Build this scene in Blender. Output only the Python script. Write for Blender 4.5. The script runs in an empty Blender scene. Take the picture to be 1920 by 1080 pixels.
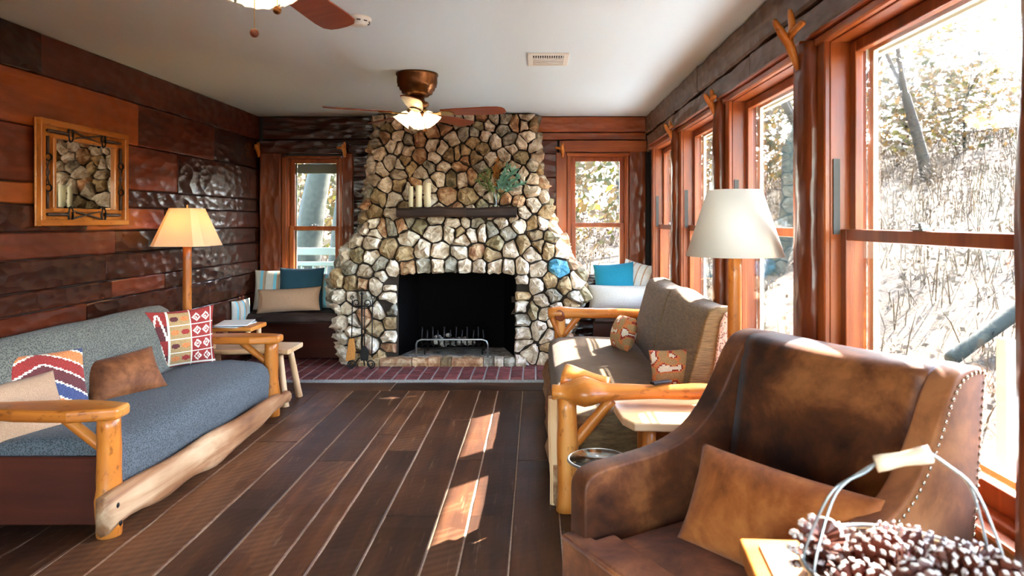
import bpy, bmesh, math, random
from mathutils import Vector, Matrix, noise as mnoise
R = random.Random(7)
PI = math.pi
V = Vector
sc = bpy.context.scene
COL = sc.collection

# ------------------------------------------------------------------ camera, sky, sun, exposure
CAMZ = 1.38
FPX = 1280.0
cam = bpy.data.cameras.new('camera')
camo = bpy.data.objects.new('camera', cam); COL.objects.link(camo)
camo.location = (0, 0, CAMZ); camo.rotation_euler = (PI/2, 0, 0)
cam.sensor_width = 36; cam.lens = FPX/1920*36
cam.shift_x = -45/1920; cam.shift_y = -125/1920
cam.clip_start = 0.05; cam.clip_end = 400
cam.dof.use_dof = True; cam.dof.focus_distance = 5.0; cam.dof.aperture_fstop = 5.0
sc.camera = camo

SUNDIR = V((-1, -0.97, -1.05)).normalized()
wd = bpy.data.worlds.new('sky'); sc.world = wd; wd.use_nodes = True
nt = wd.node_tree; nt.nodes.clear()
sky = nt.nodes.new('ShaderNodeTexSky'); sky.sky_type = 'NISHITA'; sky.sun_disc = False
sky.sun_elevation = math.asin(-SUNDIR.z); sky.sun_rotation = math.atan2(1, 0.97)
sky.air_density = 1.0; sky.dust_density = 1.2; sky.ozone_density = 1.0
bg = nt.nodes.new('ShaderNodeBackground'); bg.inputs['Strength'].default_value = 0.75
out = nt.nodes.new('ShaderNodeOutputWorld')
nt.links.new(sky.outputs[0], bg.inputs[0]); nt.links.new(bg.outputs[0], out.inputs[0])
sun = bpy.data.lights.new('sun', 'SUN'); sun.energy = 11.0; sun.angle = 0.012; sun.color = (1.0, 0.95, 0.86)
suno = bpy.data.objects.new('sun', sun); COL.objects.link(suno)
suno.rotation_euler = SUNDIR.to_track_quat('-Z', 'Y').to_euler(); suno.location = (8, 8, 9)

sc.view_settings.view_transform = 'Standard'
sc.view_settings.look = 'None'
sc.view_settings.gamma = 1.0
sc.view_settings.use_curve_mapping = False
sc.view_settings.exposure = 3.4
sc.cycles.max_bounces = 8; sc.cycles.diffuse_bounces = 5; sc.cycles.glossy_bounces = 3
sc.cycles.transmission_bounces = 6; sc.cycles.transparent_max_bounces = 16
sc.cycles.use_denoising = True; sc.cycles.use_adaptive_sampling = True; sc.cycles.adaptive_threshold = 0.04
sc.cycles.sample_clamp_indirect = 10.0
sc.cycles.caustics_reflective = False; sc.cycles.caustics_refractive = False

# ------------------------------------------------------------------ room numbers
XL, XR = -2.83, 1.1375
YB, YF = 7.0, -3.0
H = 2.46

# ------------------------------------------------------------------ colour and materials
def lin(c):
    return tuple((x/255/12.92 if x/255 <= 0.04045 else ((x/255+0.055)/1.055)**2.4) for x in c) + (1,)
MATS = {}
class NB:
    def __init__(s, name):
        s.m = bpy.data.materials.new(name); s.m.use_nodes = True
        s.t = s.m.node_tree; s.b = s.t.nodes['Principled BSDF']; MATS[name] = s.m
    def n(s, typ, **kw):
        nd = s.t.nodes.new(typ)
        for k, v in kw.items():
            if k in nd.inputs: nd.inputs[k].default_value = v
            else: setattr(nd, k, v)
        return nd
    def l(s, a, b): s.t.links.new(a, b)
    def math(s, op, a, b=None, c=None):
        nd = s.t.nodes.new('ShaderNodeMath'); nd.operation = op
        for i, x in enumerate((a, b, c)):
            if x is None: continue
            if hasattr(x, 'is_output'): s.l(x, nd.inputs[i])
            else: nd.inputs[i].default_value = x
        return nd.outputs[0]
    def coords(s, scale=(1, 1, 1), rnd=True, kind='Object'):
        tc = s.n('ShaderNodeTexCoord'); mp = s.n('ShaderNodeMapping'); mp.inputs['Scale'].default_value = scale
        src = tc.outputs[kind]
        if rnd:
            oi = s.n('ShaderNodeObjectInfo')
            ad = s.n('ShaderNodeVectorMath', operation='ADD'); m = s.math('MULTIPLY', oi.outputs['Random'], 37.0)
            s.l(src, ad.inputs[0]); s.l(m, ad.inputs[1]); src = ad.outputs[0]
        s.l(src, mp.inputs[0]); return mp.outputs[0]
    def noise(s, vec, scale, detail=4, rough=0.55, dist=0.0):
        nd = s.n('ShaderNodeTexNoise'); nd.inputs['Scale'].default_value = scale; nd.inputs['Detail'].default_value = detail
        nd.inputs['Roughness'].default_value = rough; nd.inputs['Distortion'].default_value = dist
        s.l(vec, nd.inputs['Vector']); return nd.outputs['Fac']
    def ramp(s, fac, stops):
        r = s.n('ShaderNodeValToRGB'); e = r.color_ramp.elements
        while len(e) < len(stops): e.new(0.5)
        for i, (p, c) in enumerate(stops):
            e[i].position = p; e[i].color = lin(c)
        s.l(fac, r.inputs[0]); return r.outputs[0]
    def mix(s, fac, a, b, mode='MIX'):
        m = s.n('ShaderNodeMix'); m.data_type = 'RGBA'; m.blend_type = mode
        for x, i in ((fac, 0), (a, 6), (b, 7)):
            if hasattr(x, 'is_output'): s.l(x, m.inputs[i])
            elif isinstance(x, tuple): m.inputs[i].default_value = x
            else: m.inputs[i].default_value = x
        return m.outputs[2]
    def bump(s, h, strength, dist, prev=None):
        b = s.n('ShaderNodeBump'); b.inputs['Strength'].default_value = strength; b.inputs['Distance'].default_value = dist
        s.l(h, b.inputs['Height'])
        if prev is not None: s.l(prev, b.inputs['Normal'])
        return b.outputs[0]
    def fin(s, col=None, rough=0.5, normal=None, metal=0.0, coat=0.0, spec=0.5, sheen=0.0):
        b = s.b
        if col is not None:
            if hasattr(col, 'is_output'): s.l(col, b.inputs['Base Color'])
            else: b.inputs['Base Color'].default_value = lin(col)
        if hasattr(rough, 'is_output'): s.l(rough, b.inputs['Roughness'])
        else: b.inputs['Roughness'].default_value = rough
        if normal is not None: s.l(normal, b.inputs['Normal'])
        b.inputs['Metallic'].default_value = metal
        b.inputs['Coat Weight'].default_value = coat
        b.inputs['Specular IOR Level'].default_value = spec
        b.inputs['Sheen Weight'].default_value = sheen
        return s.m

def wood(name, stops, rough=0.4, grain=14, adze=0.0, var=0.35, fine=0.25, coat=0.0, saw=False, along=0, speck=0.0):
    s = NB(name)
    sca = [grain]*3; sca[along] = grain*0.09
    v = s.coords(tuple(sca)); v1 = s.coords((1, 1, 1))
    f = s.noise(v, 1.0, 6, 0.62, 0.6)
    big = s.noise(v1, 2.2, 3, 0.5)
    f2 = s.math('ADD', s.math('MULTIPLY', f, 0.62), s.math('MULTIPLY', big, 0.38))
    c = s.ramp(f2, stops)
    oi = s.n('ShaderNodeObjectInfo')
    hsv = s.n('ShaderNodeHueSaturation')
    s.l(c, hsv.inputs['Color'])
    s.l(s.math('ADD', s.math('MULTIPLY', oi.outputs['Random'], var), 1-var/2), hsv.inputs['Value'])
    col = hsv.outputs[0]
    nrm = s.bump(f, fine, 0.004)
    if speck:
        q = s.noise(s.coords((16, 30, 30)), 1.0, 4, 0.6)
        sf = s.n('ShaderNodeMath', operation='MULTIPLY'); s.l(s.ramp(q, [(0.58, (0, 0, 0)), (0.68, (255, 255, 255))]), sf.inputs[0]); sf.inputs[1].default_value = speck
        col = s.mix(sf.outputs[0], col, lin((84, 36, 12)))
    if adze:
        sa = [17.0]*3; sa[along] = 8.5
        vo = s.n('ShaderNodeTexVoronoi'); vo.feature = 'SMOOTH_F1'; vo.inputs['Scale'].default_value = 1.0
        if 'Smoothness' in vo.inputs: vo.inputs['Smoothness'].default_value = 0.35
        s.l(s.coords(tuple(sa)), vo.inputs['Vector'])
        nrm = s.bump(vo.outputs['Distance'], adze, 0.02, nrm)
    if saw:
        w = s.n('ShaderNodeTexWave'); w.wave_type = 'RINGS'; w.rings_direction = 'SPHERICAL'
        w.inputs['Scale'].default_value = 6.5; w.inputs['Distortion'].default_value = 1.2; w.inputs['Detail'].default_value = 2
        mp = s.n('ShaderNodeMapping'); tc = s.n('ShaderNodeTexCoord'); s.l(tc.outputs['Object'], mp.inputs[0])
        mp.inputs['Location'].default_value = (0.3, 0.9, 0); s.l(mp.outputs[0], w.inputs['Vector'])
        on = s.math('GREATER_THAN', oi.outputs['Random'], 0.62)
        patch = s.math('MULTIPLY', s.math('MULTIPLY', w.outputs['Fac'], on), s.math('GREATER_THAN', big, 0.45))
        col = s.mix(s.math('MULTIPLY', patch, 0.15), col, lin((150, 112, 78)))
        # pale scuffs
        sc1 = s.noise(s.coords((3, 30, 30)), 1.0, 5, 0.7)
        scf = s.ramp(sc1, [(0.60, (0, 0, 0)), (0.74, (255, 255, 255))])
        sm = s.n('ShaderNodeMath', operation='MULTIPLY'); s.l(scf, sm.inputs[0]); sm.inputs[1].default_value = 0.62
        col = s.mix(sm.outputs[0], col, lin((150, 118, 88)))
        nrm = s.bump(w.outputs['Fac'], 0.12, 0.002, nrm)
    return s.fin(col, rough, nrm, coat=coat*0.3, spec=0.5 if (adze and 'wall' in name) else 0.28)

wood('wall_dark', [(0.25, (20, 8, 5)), (0.5, (50, 20, 11)), (0.75, (86, 36, 18))], 0.24, 12, 0.62, 0.45, 0.3)
wood('wall_red', [(0.25, (42, 14, 6)), (0.5, (88, 33, 13)), (0.78, (128, 54, 20))], 0.34, 12, 0.5, 0.4, 0.3)
wood('wall_orange', [(0.25, (96, 40, 10)), (0.5, (148, 68, 18)), (0.78, (182, 94, 32))], 0.34, 11, 0.4, 0.25, 0.3)
wood('beam_grey', [(0.25, (58, 40, 29)), (0.5, (104, 78, 60)), (0.78, (146, 118, 96))], 0.42, 12, 0.6, 0.25, 0.35)
wood('floor_wood', [(0.25, (30, 15, 7)), (0.48, (66, 36, 18)), (0.75, (110, 66, 36))], 0.5, 13, 0.0, 0.85, 0.35, saw=True)
wood('trim_wood', [(0.25, (88, 36, 13)), (0.5, (138, 66, 26)), (0.78, (180, 102, 46))], 0.3, 16, 0.0, 0.3, 0.2, coat=0.2)
wood('trim_upright', [(0.25, (88, 36, 13)), (0.5, (138, 66, 26)), (0.78, (180, 102, 46))], 0.3, 16, 0.0, 0.3, 0.2, coat=0.2, along=2)
wood('post_wood', [(0.25, (52, 20, 10)), (0.5, (104, 45, 19)), (0.78, (152, 76, 34))], 0.28, 13, 0.45, 0.3, 0.3, coat=0.3)
wood('pine', [(0.3, (126, 60, 16)), (0.5, (184, 106, 38)), (0.7, (218, 154, 82))], 0.34, 7, 0.0, 0.18, 0.15, coat=0.35, speck=0.55)
wood('pine_pale', [(0.25, (176, 122, 76)), (0.5, (214, 168, 120)), (0.78, (232, 202, 162))], 0.33, 9, 0.0, 0.15, 0.12, coat=0.25)
wood('pine_rough', [(0.34, (88, 46, 24)), (0.5, (148, 102, 66)), (0.66, (196, 160, 122))], 0.6, 12, 0.0, 0.1, 0.5)
wood('dark_slab', [(0.25, (24, 16, 14)), (0.5, (52, 36, 30)), (0.78, (92, 68, 54))], 0.6, 12, 0.6, 0.2, 0.6)
wood('red_box', [(0.25, (40, 16, 10)), (0.5, (70, 30, 18)), (0.78, (96, 46, 26))], 0.4, 8, 0.0, 0.15, 0.2)
wood('blade_wood', [(0.25, (96, 36, 16)), (0.5, (136, 58, 26)), (0.78, (164, 82, 40))], 0.3, 16, 0.0, 0.1, 0.1, coat=0.3)
wood('blue_board', [(0.25, (60, 110, 136)), (0.5, (96, 150, 176)), (0.78, (150, 190, 204))], 0.4, 12, 0.0, 0.1, 0.2)

def plain(name, col, rough=0.5, metal=0.0, bump=0.0, bscale=60, var=0.0, spec=0.5, coat=0.0, sheen=0.0):
    s = NB(name)
    v = s.coords((1, 1, 1)); f = s.noise(v, bscale, 3)
    c = s.mix(1.0, lin(col), s.ramp(f, [(0.3, (200, 200, 200)), (0.7, (255, 255, 255))]), 'MULTIPLY') if var else col
    n = s.bump(f, bump, 0.004) if bump else None
    return s.fin(c, rough, n, metal, coat, spec, sheen)
plain('ceiling_paint', (226, 244, 255), 0.6, bump=0.08, bscale=30)
plain('backing', (24, 15, 12), 0.8, bump=0.2)
plain('seam_dust', (190, 160, 132), 0.9, bump=0.4, var=1)
plain('mortar', (50, 38, 28), 0.95, bump=0.8, bscale=40, var=1)
plain('grout', (168, 164, 158), 0.9, bump=0.4, bscale=80, var=1)
plain('soot', (7, 5, 5), 0.95, spec=0.05, bump=0.5, bscale=25)
plain('iron', (34, 30, 28), 0.45, 0.8, bump=0.2)
plain('steel', (150, 152, 150), 0.35, 0.9)
plain('brass_dark', (116, 74, 40), 0.28, 0.9, bump=0.05)
plain('brass', (176, 140, 84), 0.25, 0.95)
plain('nail', (176, 160, 140), 0.25, 1.0)
plain('shade_white', (250, 246, 236), 0.8, bump=0.1, bscale=300)
plain('shade_tan', (232, 200, 156), 0.8, bump=0.1, bscale=300)
plain('white_plastic', (232, 232, 226), 0.5)
plain('vent_dark', (60, 58, 54), 0.7)
plain('storm_frame', (206, 200, 176), 0.6, bump=0.1)
plain('sage_frame', (104, 112, 96), 0.6, bump=0.1)
plain('track', (66, 62, 52), 0.6, 0.0)
plain('wax', (244, 232, 196), 0.5)
plain('leather_strap', (62, 40, 28), 0.5, bump=0.2)
plain('paper', (214, 214, 210), 0.6)
plain('paper_print', (96, 100, 108), 0.6, var=1, bscale=25)
plain('bamboo_pale', (226, 196, 160), 0.35, coat=0.3)
plain('straw', (212, 138, 60), 0.8, bump=0.8, bscale=90, var=1)
plain('bark', (46, 47, 32), 0.95, bump=1.0, bscale=14, var=1)
plain('bark_brown', (64, 54, 40), 0.95, bump=1.0, bscale=14, var=1)
plain('cone_brown', (92, 40, 20), 0.5, bump=0.3)
plain('cone_tip', (196, 180, 168), 0.4, bump=0.2)
plain('wire', (176, 184, 184), 0.3, 0.85)
plain('eave_paint', (214, 206, 176), 0.7, bump=0.1)
plain('soffit_paint', (176, 170, 130), 0.7, bump=0.1)
for nme, c in (('leaf_olive', (68, 66, 26)), ('leaf_gold', (92, 70, 32)), ('leaf_tan', (92, 74, 44)), ('leaf_grey', (80, 74, 42)), ('fern_teal', (120, 168, 146)), ('fern_orange', (196, 124, 50)), ('fern_green', (112, 128, 70))):
    plain(nme, c, 0.7, var=1, bscale=3)
    if nme.startswith('leaf'):
        t_ = MATS[nme].node_tree; b0 = t_.nodes['Principled BSDF']; o0 = t_.nodes['Material Output']; tl = t_.nodes.new('ShaderNodeBsdfTranslucent'); mx_ = t_.nodes.new('ShaderNodeMixShader'); mx_.inputs[0].default_value = 0.45
        tl.inputs[0].default_value = lin(tuple(min(255, x*1.25) for x in c)); t_.links.new(b0.outputs[0], mx_.inputs[1]); t_.links.new(tl.outputs[0], mx_.inputs[2]); t_.links.new(mx_.outputs[0], o0.inputs[0])
plain('brush', (88, 66, 38), 0.9, var=1, bscale=3)

def cloth(name, c1, c2, scale=220, rough=0.9, bump=0.35, streak=None, sheen=0.05, mott=0.0, c3=None):
    s = NB(name)
    v = s.coords((1, 1, 1), rnd=False)
    if streak:
        v = s.coords(streak, rnd=False)
        f = s.noise(v, 1.0, 4, 0.7)
    else:
        ch = s.n('ShaderNodeTexVoronoi'); ch.inputs['Scale'].default_value = scale; s.l(v, ch.inputs['Vector']); f = ch.outputs['Distance']
        f = s.math('MULTIPLY', f, 1.2)
    c = s.ramp(f, [(0.3, c1), (0.7, c2)])
    if mott:
        g = s.noise(s.coords((1, 1, 1)), 5, 4, 0.6)
        c = s.mix(s.math('MULTIPLY', s.ramp(g, [(0.42, (0, 0, 0)), (0.62, (255, 255, 255))]), mott), c, lin(c3))
    return s.fin(c, rough, s.bump(f, bump, 0.003), sheen=sheen)
cloth('tweed_grey', (50, 50, 44), (112, 108, 96), 130)
cloth('tweed_grey_skylit', (36, 38, 40), (80, 84, 86), 130)  # cooler copy of the grey tweed, skylight's blue tint put into the colour
cloth('woven_brown', (78, 54, 22), (138, 106, 62), streak=(14, 14, 170), bump=0.5)
cloth('woven_seat', (70, 52, 28), (126, 100, 64), streak=(14, 190, 60), bump=0.5)
cloth('woven_side', (112, 76, 56), (186, 146, 118), 90, bump=0.6)
cloth('linen_tan', (160, 120, 92), (184, 144, 112), 260)
cloth('linen_cream', (160, 148, 132), (190, 180, 164), 260)
cloth('linen_grey', (186, 188, 182), (222, 222, 214), 200)
cloth('teal_dark', (20, 54, 68), (28, 70, 86), 260)
cloth('teal_bright', (6, 104, 128), (16, 128, 152), 260)
cloth('stripe_blue', (96, 160, 176), (120, 182, 196), 260)
cloth('stripe_brown', (120, 104, 84), (150, 132, 110), 260)
cloth('kilim_red', (120, 26, 24), (156, 44, 36), 200)
cloth('kilim_dark', (70, 28, 30), (98, 40, 40), 200)
cloth('kilim_orange', (176, 88, 40), (216, 130, 72), 200)
cloth('kilim_cream', (204, 188, 164), (232, 220, 198), 200)
cloth('kilim_navy', (44, 52, 84), (66, 72, 108), 200)
cloth('kilim_tan', (150, 112, 70), (176, 138, 90), 200)
def leather(name, a, b, c, rough=0.5, sc_=4.0):
    s = NB(name)
    v = s.coords((1, 1, 1), rnd=False)
    g = s.noise(v, sc_, 5, 0.65, 0.3); h = s.noise(v, 160, 3)
    col = s.ramp(g, [(0.34, a), (0.5, b), (0.66, c)])
    return s.fin(col, rough, s.bump(h, 0.12, 0.002), sheen=0.06, spec=0.2)
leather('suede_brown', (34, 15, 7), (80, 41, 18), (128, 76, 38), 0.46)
leather('suede_brown_lit', (66, 33, 15), (108, 60, 30), (146, 90, 50), 0.5)  # lighter copy of the brown suede, light on the right wing put into it
leather('suede_tan', (108, 54, 20), (150, 84, 36), (180, 112, 56), 0.6, 6)
leather('suede_cushion', (76, 38, 18), (112, 62, 32), (146, 88, 50), 0.65, 6)

def stone(name, a, b, c, d=None):
    s = NB(name)
    v = s.coords((1, 1, 1)); g = s.noise(v, 9, 6, 0.68, 0.6); h = s.noise(v, 55, 5, 0.7)
    col = s.ramp(g, [(0.3, a), (0.48, b), (0.6, c), (0.72, d or b)])
    oi = s.n('ShaderNodeObjectInfo'); hs = s.n('ShaderNodeHueSaturation'); s.l(col, hs.inputs['Color'])
    s.l(s.math('ADD', s.math('MULTIPLY', oi.outputs['Random'], 0.4), 0.85), hs.inputs['Value'])
    return s.fin(hs.outputs[0], 0.75, s.bump(h, 0.5, 0.006, s.bump(g, 0.6, 0.012)))
STONES = ['stone_cream', 'stone_tan', 'stone_grey', 'stone_rust', 'stone_olive']
stone('stone_cream', (116, 88, 64), (198, 176, 148), (238, 226, 208), (180, 128, 92))
stone('stone_tan', (96, 72, 46), (150, 122, 84), (192, 164, 122))
stone('stone_grey', (84, 78, 66), (138, 128, 110), (188, 178, 158))
stone('stone_rust', (104, 62, 38), (164, 116, 78), (206, 174, 136))
stone('stone_olive', (78, 66, 46), (132, 116, 84), (172, 156, 120))
stone('stone_blue', (30, 86, 110), (70, 134, 156), (130, 176, 188))
stone('brick_red', (66, 24, 24), (98, 40, 38), (124, 62, 56))
stone('ash', (70, 62, 56), (120, 112, 104), (176, 170, 160))

def ground_mat():
    s = NB('leaf_litter'); v = s.coords((1, 1, 1), rnd=False)
    g = s.noise(v, 0.9, 8, 0.7); h = s.noise(v, 14, 5, 0.7)
    c = s.ramp(s.math('ADD', s.math('MULTIPLY', g, 0.5), s.math('MULTIPLY', h, 0.5)), [(0.38, (44, 31, 16)), (0.5, (76, 58, 34)), (0.62, (104, 82, 52))])
    s.fin(c, 0.95, s.bump(h, 0.8, 0.1))
ground_mat()
def glass_mat(name, tint=(1, 1, 1, 1), gl=0.5):
    m = bpy.data.materials.new(name); m.use_nodes = True; MATS[name] = m; t = m.node_tree; t.nodes.clear()
    o = t.nodes.new('ShaderNodeOutputMaterial'); mx = t.nodes.new('ShaderNodeMixShader'); tr = t.nodes.new('ShaderNodeBsdfTransparent')
    g = t.nodes.new('ShaderNodeBsdfGlossy'); g.inputs['Roughness'].default_value = 0.02; fr = t.nodes.new('ShaderNodeFresnel'); fr.inputs[0].default_value = 1.45
    mu = t.nodes.new('ShaderNodeMath'); mu.operation = 'MULTIPLY'; mu.inputs[1].default_value = gl; t.links.new(fr.outputs[0], mu.inputs[0])
    tr.inputs[0].default_value = tint
    t.links.new(mu.outputs[0], mx.inputs[0]); t.links.new(tr.outputs[0], mx.inputs[1]); t.links.new(g.outputs[0], mx.inputs[2]); t.links.new(mx.outputs[0], o.inputs[0])
glass_mat('window_glass'); glass_mat('vase_glass', (0.8, 0.88, 0.9, 1), 1.0)
mm = NB('mirror_glass'); mm.fin((235, 235, 230), 0.02, metal=1.0)
em = NB('lamp_glass'); em.fin((255, 240, 214), 0.4); em.b.inputs['Emission Color'].default_value = lin((255, 226, 176)); em.b.inputs['Emission Strength'].default_value = 0.2
e2 = NB('bulb_glow'); e2.fin((255, 240, 214), 0.4); e2.b.inputs['Emission Color'].default_value = lin((255, 214, 150)); e2.b.inputs['Emission Strength'].default_value = 2.5
e3 = NB('bulb_soft'); e3.fin((255, 240, 214), 0.4); e3.b.inputs['Emission Color'].default_value = lin((255, 206, 140)); e3.b.inputs['Emission Strength'].default_value = 8.0
def shade_mat(name, col, tr):
    s = NB(name); s.fin(col, 0.85)
    t = s.t; o = t.nodes['Material Output']; tl = t.nodes.new('ShaderNodeBsdfTranslucent'); tl.inputs[0].default_value = lin(col)
    mx = t.nodes.new('ShaderNodeMixShader'); mx.inputs[0].default_value = tr
    t.links.new(s.b.outputs[0], mx.inputs[1]); t.links.new(tl.outputs[0], mx.inputs[2]); t.links.new(mx.outputs[0], o.inputs[0])
shade_mat('lampshade_white', (226, 219, 206), 0.2); shade_mat('lampshade_tan', (250, 226, 190), 0.5)

# ------------------------------------------------------------------ mesh helpers
class MB:
    def __init__(s): s.v = []; s.f = []; s.mi = []; s.mats = []
    def mat(s, m):
        if m not in s.mats: s.mats.append(m)
        return s.mats.index(m)
    def add(s, vs, fs, m=None):
        o = len(s.v); s.v += [tuple(p) for p in vs]; k = s.mat(m) if m else 0
        for f in fs: s.f.append(tuple(i+o for i in f)); s.mi.append(k)
        return s
    def box(s, x0, x1, y0, y1, z0, z1, m=None):
        vs = [(x, y, z) for z in (z0, z1) for y in (y0, y1) for x in (x0, x1)]
        return s.add(vs, [(0, 2, 3, 1), (4, 5, 7, 6), (0, 1, 5, 4), (2, 6, 7, 3), (0, 4, 6, 2), (1, 3, 7, 5)], m)
    def tube(s, pts, rad, n=8, m=None, caps=True, flat=1.0):
        pts = [V(p) for p in pts]; k = len(pts)
        if not hasattr(rad, '__len__'): rad = [rad]*k
        t0 = (pts[1]-pts[0]).normalized()
        up = V((0, 0, 1)) if abs(t0.z) < 0.9 else V((0, 1, 0))
        vs = []; nrm = (up - t0*up.dot(t0)).normalized()
        for i in range(k):
            t = (pts[min(i+1, k-1)]-pts[max(i-1, 0)])
            if t.length < 1e-9: t = t0
            t.normalize(); nrm = (nrm - t*nrm.dot(t))
            if nrm.length < 1e-6: nrm = t.orthogonal()
            nrm.normalize(); b = t.cross(nrm)
            for j in range(n):
                a = 2*PI*j/n; vs.append(pts[i] + nrm*(math.cos(a)*rad[i]*flat) + b*(math.sin(a)*rad[i]))
        fs = [(i*n+j, i*n+(j+1) % n, (i+1)*n+(j+1) % n, (i+1)*n+j) for i in range(k-1) for j in range(n)]
        if caps: fs += [tuple(range(n-1, -1, -1)), tuple(range((k-1)*n, k*n))]
        return s.add(vs, fs, m)
    def lathe(s, prof, c=(0, 0, 0), n=24, m=None, sq=None):
        vs = []
        for r, z in prof:
            for j in range(n):
                a = 2*PI*j/n; vs.append((c[0]+r*math.cos(a), c[1]+r*math.sin(a), c[2]+z))
        k = len(prof)
        fs = [(i*n+j, i*n+(j+1) % n, (i+1)*n+(j+1) % n, (i+1)*n+j) for i in range(k-1) for j in range(n)]
        return s.add(vs, fs, m)
    def prism(s, poly, fn, d0, d1, m=None):
        n = len(poly); vs = [fn(a, b, d0) for a, b in poly]+[fn(a, b, d1) for a, b in poly]
        fs = [tuple(range(n-1, -1, -1)), tuple(range(n, 2*n))]+[(i, (i+1) % n, n+(i+1) % n, n+i) for i in range(n)]
        return s.add(vs, fs, m)
    def sphere(s, c, r, n=8, k=6, m=None, sc_=(1, 1, 1)):
        vs = [(c[0], c[1], c[2]-r*sc_[2])]
        for i in range(1, k):
            ph = -PI/2+PI*i/k
            for j in range(n):
                a = 2*PI*j/n; vs.append((c[0]+r*sc_[0]*math.cos(ph)*math.cos(a), c[1]+r*sc_[1]*math.cos(ph)*math.sin(a), c[2]+r*sc_[2]*math.sin(ph)))
        vs.append((c[0], c[1], c[2]+r*sc_[2])); L = len(vs)-1
        fs = [(0, 1+(j+1) % n, 1+j) for j in range(n)]
        fs += [(1+i*n+j, 1+i*n+(j+1) % n, 1+(i+1)*n+(j+1) % n, 1+(i+1)*n+j) for i in range(k-2) for j in range(n)]
        fs += [(1+(k-2)*n+j, 1+(k-2)*n+(j+1) % n, L) for j in range(n)]
        return s.add(vs, fs, m)
    def obj(s, name, m=None, parent=None, smooth=False, bevel=0, seg=2, subd=0, mtx=None):
        me = bpy.data.meshes.new(name); me.from_pydata(s.v, [], s.f)
        if s.mats:
            for x in s.mats: me.materials.append(MATS[x])
            me.polygons.foreach_set('material_index', s.mi)
        else: me.materials.append(MATS[m])
        bm = bmesh.new(); bm.from_mesh(me); bmesh.ops.recalc_face_normals(bm, faces=bm.faces); bm.to_mesh(me); bm.free()
        if smooth: me.polygons.foreach_set('use_smooth', [True]*len(me.polygons))
        o = bpy.data.objects.new(name, me); COL.objects.link(o)
        if mtx is not None: o.matrix_world = mtx
        if parent is not None:
            o.parent = parent; o.matrix_parent_inverse = parent_inv(parent)
        if bevel:
            b = o.modifiers.new('bevel', 'BEVEL'); b.width = bevel; b.segments = seg; b.limit_method = 'ANGLE'; b.angle_limit = 0.6
            b.harden_normals = False
        if subd:
            b = o.modifiers.new('subd', 'SUBSURF'); b.levels = subd; b.render_levels = subd
        return o
def world_mtx(o):
    m = o.matrix_basis.copy()
    if o.parent: m = world_mtx(o.parent) @ o.matrix_parent_inverse @ m
    return m
def parent_inv(p): return world_mtx(p).inverted()
def empty(name, label, cat, loc=(0, 0, 0), rz=0, group=None):
    o = bpy.data.objects.new(name, None); COL.objects.link(o); o.location = loc; o.rotation_euler = (0, 0, rz)
    o.empty_display_size = 0.1; return tag(o, label, cat, group)
def tag(o, label=None, cat=None, group=None, kind=None):
    if label: o['label'] = label
    if cat: o['category'] = cat
    if group: o['group'] = group
    if kind: o['kind'] = kind
    return o
def struct(name, mb=None, m=None, label=None, **kw):
    if mb is None:
        o = bpy.data.objects.new(name, None); COL.objects.link(o)
    else: o = mb.obj(name, m, **kw)
    o['kind'] = 'structure'
    if label: o['label'] = label
    return o
def frame(p0, xd, up):
    x = V(xd).normalized(); u = V(up)
    if abs(x.dot(u.normalized())) > 0.98: u = V((0, 1, 0)) if abs(x.y) < 0.9 else V((1, 0, 0))
    z = (u - x*u.dot(x)).normalized(); y = z.cross(x)
    return Matrix(((x.x, y.x, z.x, p0[0]), (x.y, y.y, z.y, p0[1]), (x.z, y.z, z.z, p0[2]), (0, 0, 0, 1)))
def place(o, m): o.matrix_world = m; return o
def plank(name, p0, p1, up, h, t, m, parent=None, wob=0.0, seg=None, rnd=0.006, smooth=False, wobz=None):
    """board from p0 to p1 (centre line), height h along up, thickness t; local x runs along the grain"""
    p0 = V(p0); p1 = V(p1); L = (p1-p0).length
    seg = seg or (max(2, min(14, int(L/0.12))) if wob else 1)
    mb = MB(); r = min(rnd, h/3, t/3); a, b = t/2, h/2
    sec = [(-a+r, -b), (a-r, -b), (a, -b+r), (a, b-r), (a-r, b), (-a+r, b), (-a, b-r), (-a, -b+r)]
    vs = []; n = 8
    for i in range(seg+1):
        x = L*i/seg
        e0 = (R.random()-0.5)*wob; e1 = (R.random()-0.5)*wob; d = (R.random()-0.5)*wob*0.5
        for y, z in sec: vs.append((x, y + (d if y > 0 or True else 0)*(0.5 if wob else 0), z + (e1 if z > 0 else e0)))
    fs = [(i*n+j, i*n+(j+1) % n, (i+1)*n+(j+1) % n, (i+1)*n+j) for i in range(seg) for j in range(n)]
    fs += [tuple(range(n-1, -1, -1)), tuple(range(seg*n, seg*n+n))]
    mb.add(vs, fs)
    return mb.obj(name, m, parent, smooth=smooth, mtx=frame(p0, p1-p0, up))
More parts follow.
